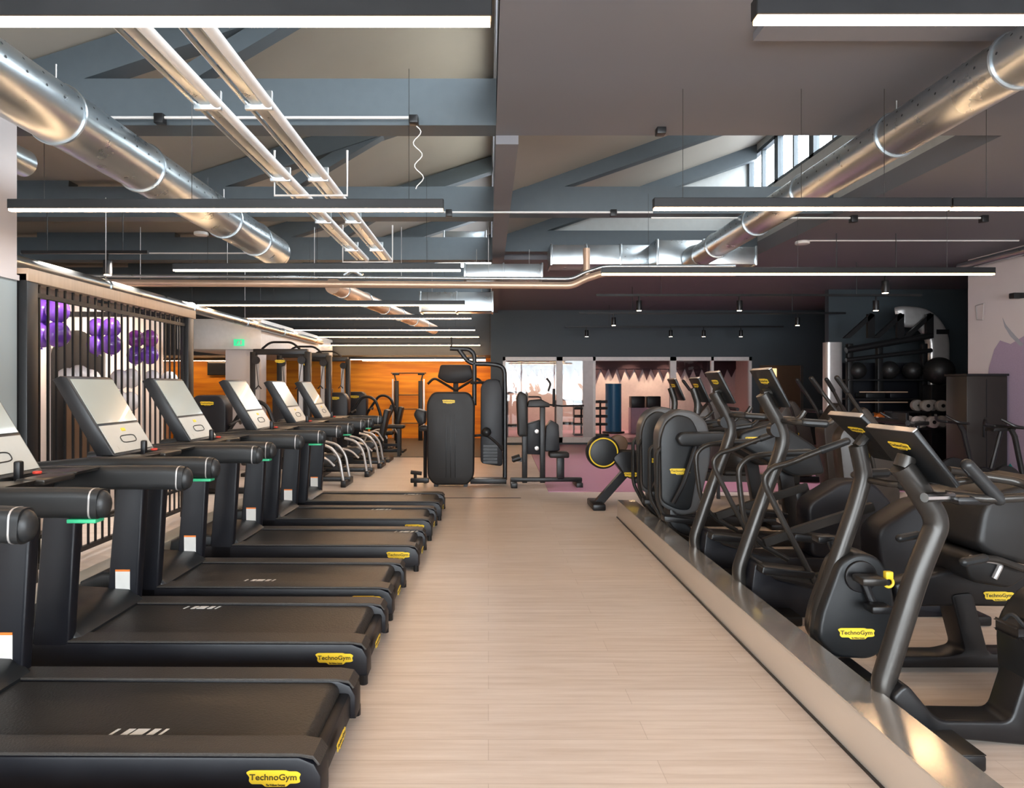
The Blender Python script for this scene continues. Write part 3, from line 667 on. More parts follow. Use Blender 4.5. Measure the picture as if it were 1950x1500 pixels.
MB().prism(rnd2([(x(1003),z(865)),(x(1003),z(808)),(x(1030),z(800)),(x(1032),z(866))], .02), .03, .25, 'y', bev=.01).obj('stack_guard', NAVY, t)
MB().prism(rnd2([(x(1038),z(860)),(x(1040),z(812)),(x(1050),z(800)),(x(1064),z(808)),(x(1066),z(858))], .03), .0, .22, 'y', bev=.01).obj('stack_guard', NAVY, t)
for pz in (821, 853): MB().disc((x(1022),.0,z(pz)), .035, .05, 'y', 16, bev=.005).obj('guide_bolt', SILV, t)
MB().box(x(1045), x(1082), -.16, .16, z(870), z(860), bev=.02).obj('seat', PAD, t)
MB().box(x(1060), x(1074), -.05, .05, .1, z(870), bev=.01).obj('seat_post', BLKM, t)
MB().tube([(x(1045),.1,z(745)),(x(1050),.1,z(730)),(x(1042),.1,z(720))], .015, 8, rad=.04).obj('handle', BLKM, t)
MB().tube([(x(1056),.1,z(775)),(x(1056),.1,z(740))], .022, 8).obj('handle', BLKM, t)
MB().tube([(x(975),-.1,.42),(x(990),-.1,.46)], .05, 10).obj('ankle_roller', PAD, t)
MB().box(x(975), x(999), -.03, .03, .38, .44).obj('roller_arm', BLKM, t)

# ------------------------------------------------------------------ far-left strength machines
def make_select(label, loc, rz=0, grp='black weight machines behind the treadmills'):
    t = thing('weight_machine', label, 'weight machine', loc, grp, rz)
    MB().prism(rnd2([(-.26,.08),(-.27,1.28),(-.18,1.42),(.18,1.42),(.27,1.28),(.26,.08)], .07, 4), -.14, .14, 'y', bev=.03).obj('stack_cover', NAVY, t)
    badge(t, (0,-.142,1.30))
    MB().box(-.24, 1.15, -.05, .05, .0, .08, bev=.01).obj('base', BLKM, t)
    MB().box(1.05, 1.15, -.3, .3, .0, .07, bev=.01).obj('foot_bar', BLKM, t)
    MB().tube([(.25,.0,.9),(.55,.0,1.35),(.80,.0,1.30),(.95,.0,.9),(.95,.0,.1)], .03, 8, rad=.2).obj('frame_arch', BLKM, t)
    MB().box(.50, .90, -.2, .2, .42, .50, bev=.03, seg=3).obj('seat', PAD, t)
    MB().prism(rnd2([(.90,.52),(1.0,.50),(1.12,1.05),(1.02,1.08)], .03), -.18, .18, 'y', bev=.03).obj('backrest', PAD, t)
    MB().box(.66, .74, -.04, .04, .06, .43).obj('seat_post', BLKM, t)
    for s in (-1, 1): MB().tube([(.62,s*.26,.40),(.72,s*.27,.62),(.90,s*.27,.64),(1.02,s*.26,.44)], .018, 8, rad=.12).obj('side_arc', SILV, t, 'bright curved side handle')
    MB().tube([(.35,-.2,1.0),(.40,.0,1.06),(.35,.2,1.0)], .02, 8, rad=.05).obj('press_handle', BLKM, t)
    return t
m0 = make_select('black weight machine behind the bar screen, left of the pale column', (wx(402,9.5),9.5,0))
spots = [(wx(640,13.6),13.6,0,'black weight machine with round-shouldered cover, left of the pair before the orange wall'),
         (wx(678,15.4),15.4,0,'black weight machine, right of the pair before the orange wall'),
         (wx(590,10.6),10.4,R(20),'low black weight machine just beyond the last treadmill, nearest of three'),
         (wx(640,11.9),11.6,R(20),'low black weight machine beyond the last treadmill, middle of three'),
         (wx(672,13.2),12.9,R(20),'low black weight machine beyond the last treadmill, farthest of three')]
for x_, y_, rz, lab in spots[:2]: dup(m0, (x_,y_,0), lab, rz)
def make_low(label, loc, rz):
    t = thing('leg_machine', label, 'weight machine', loc, 'low black leg machines beyond the last treadmill', rz)
    MB().box(-.75, .15, -.05, .05, .06, .13, bev=.01).obj('base', BLKM, t)
    MB().box(.05, .13, -.28, .28, .0, .10, bev=.01).obj('foot_bar', BLKM, t)
    MB().box(-.75, -.65, -.3, .3, .0, .10, bev=.01).obj('foot_bar', BLKM, t)
    for s in (-1, 1):
        MB().tube([(-.30,s*.22,.66),(-.12,s*.22,.62),(.02,s*.22,.46),(.08,s*.22,.10)], .022, 8, rad=.16).obj('side_arc', SILV, t, 'bright curved side tube')
        MB().tube([(-.34,s*.20,.48),(-.18,s*.20,.44),(-.06,s*.20,.32)], .018, 8, rad=.1).obj('lower_arc', SILV, t)
    MB().prism(rnd2([(-.5,.34),(-.1,.34),(.0,.44),(-.1,.50),(-.5,.46)], .03), -.18, .18, 'y', bev=.03).obj('seat', PAD, t)
    MB().prism(rnd2([(-.62,.45),(-.5,.42),(-.56,.98),(-.68,.98)], .03), -.18, .18, 'y', bev=.03).obj('backrest', PAD, t)
    MB().box(-.56, -.46, -.05, .05, .1, .5).obj('seat_post', BLKM, t)
    return t
l0 = make_low(spots[2][3], (wx(650,10.3),10.3,0), 0)
dup(l0, (wx(694,11.45),11.45,0), spots[3][3]); dup(l0, (wx(718,12.6),12.6,0), spots[4][3])
# flat bench
t = thing('workout_bench', 'flat black bench on straight legs near the dark mat', 'bench', (wx(728,14.5),14.5,0))
MB().box(-.55, .5, -.14, .14, .62, .70, bev=.03, seg=3).obj('bench_pad', PAD, t)
for a, b in ((-.42,-.11),(-.42,.11),(.38,-.11),(.38,.11)): MB().box(a-.03, a+.03, b-.03, b+.03, 0, .62).obj('leg', BLKM, t)
MB().box(-.42, .38, -.03, .03, .22, .28).obj('stretcher', BLKM, t)
t = thing('adjustable_bench', 'black bench with raised backrest behind the flat bench', 'bench', (wx(722,16.2),16.2,0))
MB().prism([(-.2,.45),(.1,.45),(.4,1.05),(.3,1.1),(.05,.55),(-.2,.55)], -.14, .14, 'y', bev=.02).obj('bench_pad', PAD, t)
MB().tube([(.0,0,.5),(.25,0,.05),(-.3,0,.05),(-.05,0,.5)], .025, 8).obj('frame', BLKM, t)
MB().box(-.4, .35, -.2, .2, 0, .06, bev=.01).obj('foot_bar', BLKM, t)
# cable station cluster
def make_cable(label, loc, w):
    t = thing('cable_station', label, 'cable machine', loc, 'cable stations beside the pale column')
    for s in (-1, 1):
        MB().box(s*w/2-.05, s*w/2+.05, -.06, .06, .03, 2.15, bev=.01).obj('upright', BLKM, t)
        MB().box(s*w/2-.035-.10*s, s*w/2+.035-.10*s, -.10, -.05, .35, 2.0).obj('guide_column', SILV, t)
        MB().box(s*w/2-.12, s*w/2+.12, -.3, .3, 0, .06, bev=.01).obj('foot_bar', BLKM, t)
        MB().disc((s*(w/2-.08),-.12,2.0), .07, .03, 'y', 20).obj('pulley', BLKM, t)
        MB().tube([(s*(w/2-.08),-.12,1.95),(s*(w/2-.13),-.14,1.55)], .006, 6).obj('cable', BLK, t)
        MB().tube([(s*(w/2-.13)-.05,-.14,1.5),(s*(w/2-.13),-.14,1.56),(s*(w/2-.13)+.05,-.14,1.5)], .012, 6).obj('handle', BLK, t)
    MB().box(-w/2, w/2, -.05, .05, 2.10, 2.20, bev=.01).obj('top_beam', BLKM, t)
    MB().box(-.13, .13, -.08, .08, .1, 1.5, bev=.02).obj('stack_guard', NAVY, t)
    MB().tube([(-w*.35,0,2.2),(-w*.2,0,2.32),(w*.2,0,2.32),(w*.35,0,2.2)], .02, 8, rad=.08).obj('pull_up_bar', BLKM, t)
    b = badge(t, (.0,-.062,1.98), s=.9)
    return t
c0 = make_cable('black cable station with bright guide columns, nearest of the three by the pale column', (wx(535,11.5),11.5,0), .95)
dup(c0, (wx(580,12.8),12.8,0), 'black cable station with bright guide columns, middle of the three')
dup(c0, (wx(622,14.6),14.6,0), 'black cable station with bright guide columns, farthest of the three')
# squat rack at the orange wall
t = thing('squat_rack', 'black squat rack with ladder rungs against the orange wall', 'rack', (wx(778,18.6),18.6,0))
for s in (-1, 1):
    MB().box(s*.34-.06, s*.34+.06, -.05, .05, 0, 1.7, bev=.01).obj('upright', BLKM, t)
    MB().box(s*.44-.02, s*.44+.02, -.05, .05, .1, 1.75).obj('side_rail', SILV, t)
    MB().box(s*.36-.09, s*.36+.09, -.08, .08, 1.86, 1.93, bev=.01).obj('bracket', BLKM, t)
    MB().tube([(s*.36,0,1.7),(s*.40,0,1.88)], .02, 6).obj('hook', BLKM, t)
MB().tube([(-.5,0,1.92),(.5,0,1.92)], .014, 8).obj('bar', BLKM, t)
for zz in (.5, .9, 1.3): MB().tube([(-.3,0,zz),(.3,0,zz)], .015, 8).obj('rung', BROWN, t)
# frame machine behind fluted machine (functional trainer)
t = thing('pull_up_station', 'dark lever machine in front of the orange wall, left of the centre machine frame', 'weight machine', (wx(868,15.5),15.5,0))
MB().prism(rnd2([(-.42,1.75),(-.35,2.05),(.35,2.05),(.42,1.75),(.2,1.62),(-.2,1.62)], .05), -.2, .2, 'y', bev=.03).obj('head_unit', NAVY, t)
MB().box(-.06, .06, -.06, .06, 0, 1.7, bev=.01).obj('post', BLKM, t)
MB().box(-.3, .3, -.3, .3, 0, .07, bev=.01).obj('base', BLKM, t)
for s in (-1, 1): MB().tube([(0,-.1,1.45),(s*.5,-.15,1.75),(s*.65,-.15,1.6)], .03, 8, rad=.1).obj('arm', BLKM, t)

# ------------------------------------------------------------------ bar screen and balloons
t = thing('bar_screen', 'black metal bar screen with tan top rail beside the pillar', 'screen', (-3.6,5.05,0))
MB().box(-.05, .05, 0, .13, 0, 2.42, bev=.005).obj('post', BLKM, t)
MB().box(-.05, .05, 2.72, 2.86, 0, 2.42, bev=.005).obj('post', BLKM, t)
MB().box(-.06, .06, .0, 2.9, 2.36, 2.46, bev=.006).obj('top_rail', TAN, t, 'tan top rail')
MB().box(-.02, .02, .1, 2.8, 2.255, 2.29).obj('rail', BLKM, t)
MB().box(-.02, .02, .1, 2.8, .09, .13).obj('rail', BLKM, t)
MB().box(-.02, .02, .1, 2.8, .33, .36).obj('rail', BLKM, t)
for k in range(24): MB().box(-.008, .008, .20+k*.108, .216+k*.108, .11, 2.37).obj('bar', BLKM, t)
mb = MB().box(-5.2, -3.66, 7.84, 7.91, 2.38, 2.44); mb.obj('crossbeam', BLKM, None, 'black beam from the bar screen back to the cream wall', 'beam')
BAL = MB().sph((0,0,0), .115, 0, 20, (1,1,1.12)); BAL.disc((0,0,-.135), .012, .02, 'z', 8, r2=.004)
balm = BAL.mesh('balloon', PURP)
def balloon(x, y, z_, s, m, lab, grp):
    o = bpy.data.objects.new('balloon', balm if m is PURP else balm_by[m]); C.objects.link(o); o.location = (x,y,z_); o.scale = (s,s,s)
    return tag(o, lab, 'balloon', grp)
balm_by = {}
for m in (PURP2, WBAL):
    c = balm.copy(); c.materials.clear(); c.materials.append(m); balm_by[m] = c
cl = [(95,6.9,592,637,1.0,PURP,'purple','in the cluster beside the front post'),(199,7.85,624,656,.92,PURP,'purple','in the middle cluster'),(272,8.3,645,676,.88,PURP2,'violet','in the cluster farthest from the pillar')]
for px, Y, y1, y2, s, m, cn, where in cl:
    for a, py in (('upper',y1),('lower',y2)):
        for b, dx, dy in (('left',-.10,.02),('right',.10,-.03)):
            balloon(wx(px,Y)+dx, Y+dy, wz(py,Y), s*(1.06 if a == 'lower' else 1), m if a == 'upper' else PURP, '%s balloon, %s %s %s' % (cn if a == 'upper' else 'purple', a, b, where), 'purple balloons behind the bar screen')
    t = thing('balloon_stand', 'thin balloon stand %s' % where.replace('in the','under the'), 'stand', (wx(px,Y),Y,0))
    MB().tube([(0,0,0),(0,0,wz(y2,Y)-.02)], .01, 6).obj('pole', SILV, t); MB().disc((0,0,.01), .14, .02, 'z', 24).obj('base', BLKM, t)
for k, (px, Y, py) in enumerate([(228,8.1,722),(250,8.2,720),(226,8.1,762),(248,8.2,764),(128,7.0,722),(150,7.1,716),(172,7.2,724),(290,8.6,722),(322,8.7,724)]):
    lab = ['upper left of the white pillar cluster','upper right of the white pillar cluster','lower left of the white pillar cluster','lower right of the white pillar cluster','left of the low trio','middle of the low trio','right of the low trio','left of the low pair','right of the low pair'][k]
    balloon(wx(px,Y), Y, wz(py,Y), .95, WBAL, 'white balloon, %s behind the bar screen' % lab, 'white balloons behind the bar screen')
t = thing('arched_backdrop', 'black arched backdrop with brown centre on the cream wall', 'backdrop board', (-5.14,8.25,0))
def arch(w, h, n=14): return [(-w,0),(w,0)]+[(w*math.cos(math.pi*k/n), h-w+w*math.sin(math.pi*k/n)) for k in range(n+1)]
MB().prism(arch(.50,2.25), -.05, .0, 'x').obj('board', BLKM, t)
MB().prism(arch(.28,1.80), .0, .02, 'x').obj('centre_panel', BROWN, t)

# ------------------------------------------------------------------ pendant lamps
def lamp(x0, x1, Y, zb, label, wires=True, ztop=3.7, ks=(.12,.5,.88)):
    t = thing('pendant_light', label, 'pendant light', (x0, Y, zb), 'linear pendant lights in black housings')
    L = x1-x0
    MB().box(0, L, -.026, .026, .014, .078, bev=.003, seg=1).obj('housing', BLKM, t)
    MB().box(.006, L-.006, -.019, .019, 0, .014).obj('diffuser', LAMPW, t, 'glowing warm white diffuser')
    if wires:
        for k in ks: MB().tube([(L*k,0,.08),(L*k,0,ztop-zb)], .002, 5).obj('suspension_wire', TUBE, t)
    return t
LZ = 2.735
lamp(-2.93, .012, 2.15, LZ, 'linear pendant light nearest the viewer on the left', ks=(.2,.6,.92))
lamp(wx(18,4.45), wx(845,4.45), 4.45, LZ, 'linear pendant light, second from the viewer on the left', ks=(.08,.42,.92))
lamp(wx(330,6.77), wx(878,6.77), 6.77, LZ, 'linear pendant light, third from the viewer on the left')
lamp(wx(295,9.7), wx(885,9.7), 9.7, LZ, 'linear pendant light, fourth from the viewer on the left')
lamp(wx(470,11.6), wx(898,11.6), 11.6, LZ, 'linear pendant light, fifth from the viewer on the left')
lamp(wx(440,14.0), wx(905,14.0), 14.0, LZ, 'linear pendant light, sixth from the viewer on the left')
lamp(wx(540,16.0), wx(912,16.0), 16.0, LZ, 'linear pendant light, seventh from the viewer on the left')
lamp(wx(590,17.3), wx(915,17.3), 17.3, 2.62, 'linear pendant light, eighth from the viewer on the left')
lamp(wx(640,18.0), wx(925,18.0), 18.0, 2.30-.03, 'linear light under the dark lowered ceiling, nearer one', False)
lamp(wx(690,18.9), wx(925,18.9), 18.9, 2.27, 'linear light under the dark lowered ceiling, next to the orange wall', False)
lamp(wx(240,18.9), wx(440,18.9), 18.9, 2.27, 'linear light under the dark lowered ceiling, left of the pale column', False)
lamp(.865, 3.8, 2.14, LZ, 'linear pendant light nearest the viewer on the right', ztop=3.55)
lamp(1.11, 3.105, 4.42, LZ, 'linear pendant light in the middle right, left half', ztop=3.55, ks=(.1,.5,.78))
lamp(3.115, 5.1, 4.42, LZ, 'linear pendant light in the middle right, right half', ztop=3.55)
lamp(wx(1145,7.0), wx(1893,7.0), 7.0, LZ, 'linear pendant light farthest from the viewer on the right', ztop=3.6)
lamp(-2.9, .5, -.6, LZ, 'linear pendant light behind the viewpoint on the left', ztop=3.55)
lamp(1.1, 4.5, -.6, LZ, 'linear pendant light behind the viewpoint on the right', ztop=3.55, ks=(.1,.4,.9))

# spot tracks on the right
def track(x0, x1, Y, z_, spots_, label, aim):
    t = thing('spot_track', label, 'track light', (x0,Y,z_), 'black spotlight tracks')
    MB().box(0, x1-x0, -.02, .02, 0, .035).obj('rail', BLKM, t)
    for k in (.2, .8): MB().tube([((x1-x0)*k,0,.03),((x1-x0)*k,0,3.55-z_)], .005, 5).obj('suspension_rod', BLKM, t)
    for xx in spots_:
        s = MB().tube([(xx-x0,0,0),(xx-x0,0,-.07)], .012, 6).obj('spot_stem', BLKM, t)
        MB().disc((xx-x0,-.0,-.15), .045, .16, 'z', 16, bev=.006).obj('spot_head', BLKM, t)
        MB().disc((xx-x0,-.0,-.232), .036, .006, 'z', 16).obj('spot_lens', LAMPC, t)
    return t
track(wx(1135,10.6), wx(1755,10.6), 10.6, 3.0, [wx(1217,10.6), wx(1408,10.6), wx(1668,10.6)], 'black spotlight track over the pink floor, nearest of three', 0)
track(wx(1100,13.4), wx(1600,13.4), 13.2, 3.0, [wx(1165,13.4), wx(1510,13.4)], 'black spotlight track over the pink floor, middle of three', 0)
track(wx(1075,16.4), wx(1485,16.4), 16.2, 3.0, [wx(1115,16.4), wx(1273,16.4), wx(1335,16.4), wx(1405,16.4)], 'black spotlight track over the pink floor, nearest the glass wall', 0)
for yy, xa in ((6.2,-3.95),(7.3,-3.95),(9.0,-3.95)):  # spots added to brighten the cream wall, most without a track head
    l = bpy.data.lights.new('added_screen_spot', 'SPOT'); l.energy = 130; l.color = (1,.88,.78); l.spot_size = R(110); l.spot_blend = .8; l.shadow_soft_size = .05
    o = bpy.data.objects.new('added_screen_spot', l); C.objects.link(o); o.location = (xa, yy, 2.9); o.rotation_euler = (0, R(36), 0)
t = track(wx(42,7.2), wx(282,7.2), 7.2, 3.0, [wx(205,7.2)], 'short black spotlight track above the bar screen', 0)

track(4.3, 5.6, 8.6, 3.0, [5.2], 'short black spotlight track added for the right wall wash', 0)  # added track, carries the extra spot that brightens the white wall
# ------------------------------------------------------------------ ducts and pipes
def round_duct(x, z_, r, y0, y1, rings, label, holes=True, cap=True):
    t = thing('ventilation_duct', label, 'duct', (x,y0,z_))
    mb = MB(); n = 40; L = y1-y0
    mb.tube([(0,0,0),(0,L,0)], r, n, 0)
    if cap: mb.disc((0,L-.04,0), r*1.015, .08, 'y', n, bev=.03)
    if holes:
        k = 0
        for row, a0 in enumerate((R(28), R(48), R(152), R(132), R(5), R(175))):
            for j in range(int(L/.16)):
                yy = .1+j*.16+(row % 2)*.08
                c = Vector((r*math.cos(a0), yy, r*math.sin(a0)))
                tt = bmesh.new(); bmesh.ops.create_circle(tt, cap_ends=True, segments=6, radius=.009)
                q = Vector((0,0,1)).rotation_difference(Vector((c.x,0,c.z)))
                bmesh.ops.transform(tt, matrix=Matrix.Translation(c*1.0+Vector((c.x,0,c.z)).normalized()*.002) @ q.to_matrix().to_4x4(), verts=tt.verts)
                mb._merge(tt, 1)
    mb.obj('duct_tube', [GALV, GALVD], t)
    for yy in rings: MB().torus((0,yy-y0,0), r+.004, .010, 'y', 40, m=6).obj('clamp_ring', GALV, t)
    for yy in rings[::2]: MB().tube([(0,yy-y0,r),(0,yy-y0,3.56-z_)], .004, 5).obj('hanger_rod', SILV, t)
    return t
round_duct(-2.70, 3.25, .185, -1.0, 8.35, [.2,1.2,2.2,3.2,4.1,5.1,6.7,7.6], 'galvanised round duct above the treadmills')
round_duct(2.86, 3.31, .150, -1.0, 8.75, [.5,1.6,2.7,3.55,4.6,5.9,7.0,8.2], 'galvanised round duct on the right under the skylight opening', cap=False)
round_duct(-4.08, 2.62, .065, 5.3, 16, [7,9,11,13], 'slim white round duct running above the bar screen', holes=False)
t = thing('ventilation_duct', 'short wide duct stub at the upper left edge', 'duct', (-3.75,3.2,3.35))
MB().tube([(0,0,0),(0,2.1,0)], .11, 28).obj('duct_tube', GALV, t); MB().disc((-.35,1.6,-.12), .22, .3, 'z', 28, bev=.03).obj('duct_elbow', GALV, t)
# twin polished trunkings above the treadmills
for x_, lab in ((-1.66,'left'),(-1.36,'right')):
    t = thing('ceiling_trunking', 'polished twin trunking running along the ceiling above the treadmills, %s one' % lab, 'trunking', (x_,-1,3.20))
    MB().box(-.038, .036, 0, 9.6, 0, .06, bev=.015, seg=3).obj('channel', GALV, t)
    MB().tube([(.068,0,.01),(.068,9.6,.01)], .030, 14).obj('highlight_pipe', FRAMEW, t, 'white pipe standing in for the bright edge highlight')  # white paint stands in for the reflected highlight along the channel edge
    MB().tube([(-.062,0,.01),(-.062,9.6,.01)], .012, 8).obj('thin_pipe', GALV, t)
    for k in range(7): MB().box(-.07, .09, .8+k*1.35, .83+k*1.35, -.025, .085, bev=.002).obj('clip', GALV, t)
t = thing('trunking_hanger', 'white U-shaped hanger frame holding the twin trunking', 'hanger', (wx(592,5.6),5.6,0))
zz = wz(372,5.6)
MB().tube([(-.31,0,3.56),(-.31,0,zz),(.31,0,zz),(.31,0,3.56)], .010, 6).obj('hanger_frame', FRAMEW, t)
t = thing('trunking_hanger', 'white U-shaped hanger frame farther along the twin trunking', 'hanger', (wx(700,8.2),8.2,0))
MB().tube([(-.31,0,3.56),(-.31,0,3.1),(.31,0,3.1),(.31,0,3.56)], .010, 6).obj('hanger_frame', FRAMEW, t)
# cross pipes
t = thing('cross_pipe', 'pair of copper coloured pipes crossing the hall under the trusses', 'pipe', (0,8.3,0))
for dz, r_, m in ((0,.045,COPPER),(.085,.022,GALV)):
    MB().tube([(-5.1,0,2.86+dz),(wx(1090,8.3),0,2.82+dz),(wx(1112,8.3),0,2.90+dz),(wx(1150,8.3),0,2.98+dz),(wx(1400,8.3),0,2.98+dz)], r_, 12, 0, rad=.08).obj('pipe_run', m, t)
for k in range(5): MB().tube([(-4.4+k*1.1,0,2.9),(-4.4+k*1.1,0,3.56)], .004, 5).obj('hanger_rod', SILV, t)
MB().tube([(wx(690,8.3),0,2.95),(wx(672,8.3),0,3.02),(wx(655,8.3),0,2.95)], .03, 10, rad=.05).obj('pipe_bend', GALV, t)
MB().tube([(wx(1118,8.3),.05,2.95),(wx(1118,8.3),.05,3.3)], .045, 10).obj('riser', COPPER, t)
# rectangular ducts
def rect_duct(px0, px1, py0, py1, Y, dep, label):
    t = thing('rectangular_duct', label, 'duct', (wx(px0,Y),Y,wz(py1,Y)), 'galvanised rectangular ducts across the hall')
    L = wx(px1,Y)-wx(px0,Y); h = wz(py0,Y)-wz(py1,Y)
    MB().box(0, L, 0, dep, 0, h, bev=.006).obj('duct_body', GALV, t)
    n = max(2, int(L/.5)+1)
    for k in range(n): MB().box(L*k/(n-1)-.015, L*k/(n-1)+.015, -.015, dep+.015, -.015, h+.015, bev=.003).obj('flange', GALV, t)
    for k in (.15, .85): MB().tube([(L*k,dep/2,h),(L*k,dep/2,3.58-wz(py1,Y))], .005, 5).obj('hanger_rod', SILV, t)
    return t
rect_duct(885, 1032, 502, 530, 9.5, .5, 'long low rectangular duct section left of the centre step')
rect_duct(1050, 1248, 466, 503, 9.55, .5, 'rectangular duct section feeding the plenum box')
rect_duct(1252, 1340, 457, 503, 9.1, .7, 'square plenum box joined to the right round duct')
rect_duct(1342, 1440, 470, 503, 9.45, .4, 'pale duct box right of the plenum')
rect_duct(800, 938, 556, 592, 10.9, .4, 'lower rectangular duct with a vent grille behind the cross pipes')
rect_duct(845, 925, 440, 458, 11.2, .5, 'small rectangular duct above the fourth truss')
mb = MB().disc((2.86,8.93,3.31), .19, .3, 'y', 36, bev=.02, r2=.15); mb.obj('duct_collar', GALV, None, 'round collar joining the right duct to the plenum', 'duct collar')
t = thing('ventilation_duct', 'sheet metal duct run with holes below the far left trusses', 'duct', (-2.35,9.9,3.06))
d_ = MB(); d_.tube([(0,0,0),(.95,7.0,-.05)], .12, 20); d_.obj('duct_tube', COPPER, t)
for k in range(6): MB().torus((.1493*k+.0543,1.1*k+.4,-.008*k), .126, .012, 'y', 20, m=6).obj('clamp_ring', GALV, t)
# conduits
def conduit(px0, px1, py, Y, label, boxes=()):
    t = thing('conduit_pipe', label, 'conduit', (0,Y,wz(py,Y)), 'thin white conduits below the ceiling')
    MB().tube([(wx(px0,Y),0,0),(wx(px1,Y),0,0)], .011, 8).obj('conduit', FRAMEW, t)
    for b in boxes: MB().box(wx(b,Y)-.035, wx(b,Y)+.035, -.035, .035, -.05, .025, bev=.006).obj('junction_box', BLKM, t)
    return t
conduit(190, 785, 224, 4.98, 'thin conduit with a black box across the nearest truss', (305,))
conduit(845, 1243, 404, 7.2, 'thin conduit joining the left and right pendants', (855,1168))
conduit(1240, 1880, 415, 7.2, 'thin conduit on the right soffit with two black boxes', (1625,1873))
conduit(1530, 1940, 458, 9.0, 'thin conduit farther back on the right soffit', ())
conduit(40, 500, 482, 9.6, 'thin conduit over the bar screen', ())
mb = MB().box(wx(779,4.95)-.035, wx(779,4.95)+.045, -.04, .04, -.05, .04, bev=.008)
t = thing('junction_box', 'black ceiling box with a curly white cable hanging from it', 'junction box', (0,4.9,wz(229,4.9)))
MB().box(wx(788,4.9)-.035, wx(788,4.9)+.035, -.04, .04, -.03, .03, bev=.008).obj('box', BLKM, t)
pts = []
for k in range(24):
    py = 240+k*5.2; pts.append((wx(793+8*math.sin(k*.75)+k*.3,4.9), 0, wz(py,4.9)-wz(229,4.9)))
MB().tube(pts, .004, 5).obj('curly_cable', FRAMEW, t)
mb = MB().box(wx(1258,5.1)-.035, wx(1258,5.1)+.035, 5.06, 5.14, 3.50, 3.56, bev=.006); mb.obj('junction_box', BLKM, None, 'small black box on the edge of the lowered ceiling', 'junction box')
# pipe at right wall top
t = thing('wall_pipe', 'pale pipe running along the top of the right white wall', 'pipe', (7.4,2,3.42))
MB().tube([(0,0,0),(0,8.3,0)], .06, 12).obj('pipe_run', GALV, t)
for k in range(5): MB().box(-.02, .2, .5+k*1.7, .54+k*1.7, -.02, .02).obj('bracket', BLKM, t)
# smoke detectors
for k, (px, py) in enumerate(((1528,462),(383,445))):
    Y = 8.6
    MB().disc((wx(px,Y), Y, wz(py,Y)), .09, .04, 'z', 24, bev=.01).obj('smoke_detector', FRAMEW, None, 'white ceiling detector on the %s' % ('right soffit' if k == 0 else 'left below the round duct'), 'smoke detector')
# exit sign
t = thing('exit_sign', 'small green emergency exit sign on the white bulkhead', 'exit sign', (wx(455,11.95),11.95,wz(652,11.95)))
MB().box(-.09, .09, -.02, .03, -.06, .06, bev=.004).obj('sign_box', EXITG, t)
MB().tube([(-.03,-.024,-.03),(-.01,-.024,.0),(.0,-.024,.03)], .008, 6).obj('running_figure', WHT, t); MB().box(.03, .06, -.024, -.02, -.04, .04).obj('door_symbol', WHT, t)
# tv on the orange wall
t = thing('wall_screen', 'black television on the orange wall left of the column', 'television', (wx(412,19.4),19.4,wz(700,19.4)))
MB().box(-.27, .30, 0, .06, -.22, .22, bev=.01).obj('bezel', BLKM, t); MB().box(-.25, .28, -.004, .002, -.2, .2).obj('display', DSCR, t)

# ------------------------------------------------------------------ studio contents
t = thing('punch_bag', 'tall blue cylinder bag standing inside the glazed studio', 'punch bag', (wx(1168,21.5),21.5,.012))
MB().tube([(0,0,.02),(0,0,1.62)], .26, 28).obj('bag', BLUE, t); MB().disc((0,0,.03), .36, .06, 'z', 28, bev=.01).obj('base', BLKM, t)
mb = MB().box(wx(1200,21.5), wx(1262,21.5), 21.3, 21.8, .012, .85, bev=.02); mb.obj('storage_bench', LILAC, None, 'lilac storage block in the studio', 'storage block')
for k, px in enumerate((1213, 1243)):
    mb = MB().box(wx(px,21.5)-.22, wx(px,21.5)+.22, 21.32, 21.7, .852, 1.22, bev=.02); mb.obj('speaker_box', BLKM, None, 'black box on the lilac block, %s one' % ('left' if k == 0 else 'right'), 'box', 'black boxes on the lilac block')
for k, px in enumerate((1107, 1143)):
    t = thing('dumbbell_tree', 'dark dumbbell tree in the studio, %s one' % ('left' if k == 0 else 'right'), 'dumbbell rack', (wx(px,20.5),20.5,.012), 'dumbbell trees in the studio')
    MB().tube([(0,0,0),(0,0,1.1)], .03, 8).obj('post', BLKM, t); MB().box(-.25, .25, -.2, .2, 0, .05, bev=.01).obj('base', BLKM, t)
    for zz in (.35, .6, .85, 1.05): MB().tube([(-.22,0,zz),(.22,0,zz)], .045, 10).obj('dumbbell_bar', BLKM, t)
for k, (px, hh) in enumerate(((985,1.35),(1012,1.2),(1075,1.1))):
    t = thing('reformer_frame', 'pale exercise frame seen through the left studio panes, %s' % ['left one','middle one','right one'][k], 'exercise frame', (wx(px,20.0+k*.6),20.0+k*.6,.012), 'pale frames in the studio')
    MB().tube([(-.3,0,0),(-.3,0,hh),(.3,0,hh),(.3,0,0)], .03, 8, rad=.1).obj('frame', SILV, t); MB().box(-.3, .3, -.2, .2, .3, .38, bev=.02).obj('pad', PAD, t)
for i, x_ in enumerate((2.2, 3.6, 4.9, 6.2, .9)):
    MB().disc((x_, 22.2, 2.94), .07, .03, 'z', 20).obj('studio_downlight', LAMPC, None, 'round downlight in the studio ceiling, %s from the left' % ['second','third','fourth','fifth','first'][i], 'downlight', 'studio downlights')
    l = bpy.data.lights.new('downlight_beam', 'SPOT'); l.energy = 95; l.color = (1,.76,.52); l.spot_size = R(95); l.spot_blend = .35; l.shadow_soft_size = .05
    o = bpy.data.objects.new('downlight_beam', l); C.objects.link(o); o.location = (x_, 22.2, 2.88)

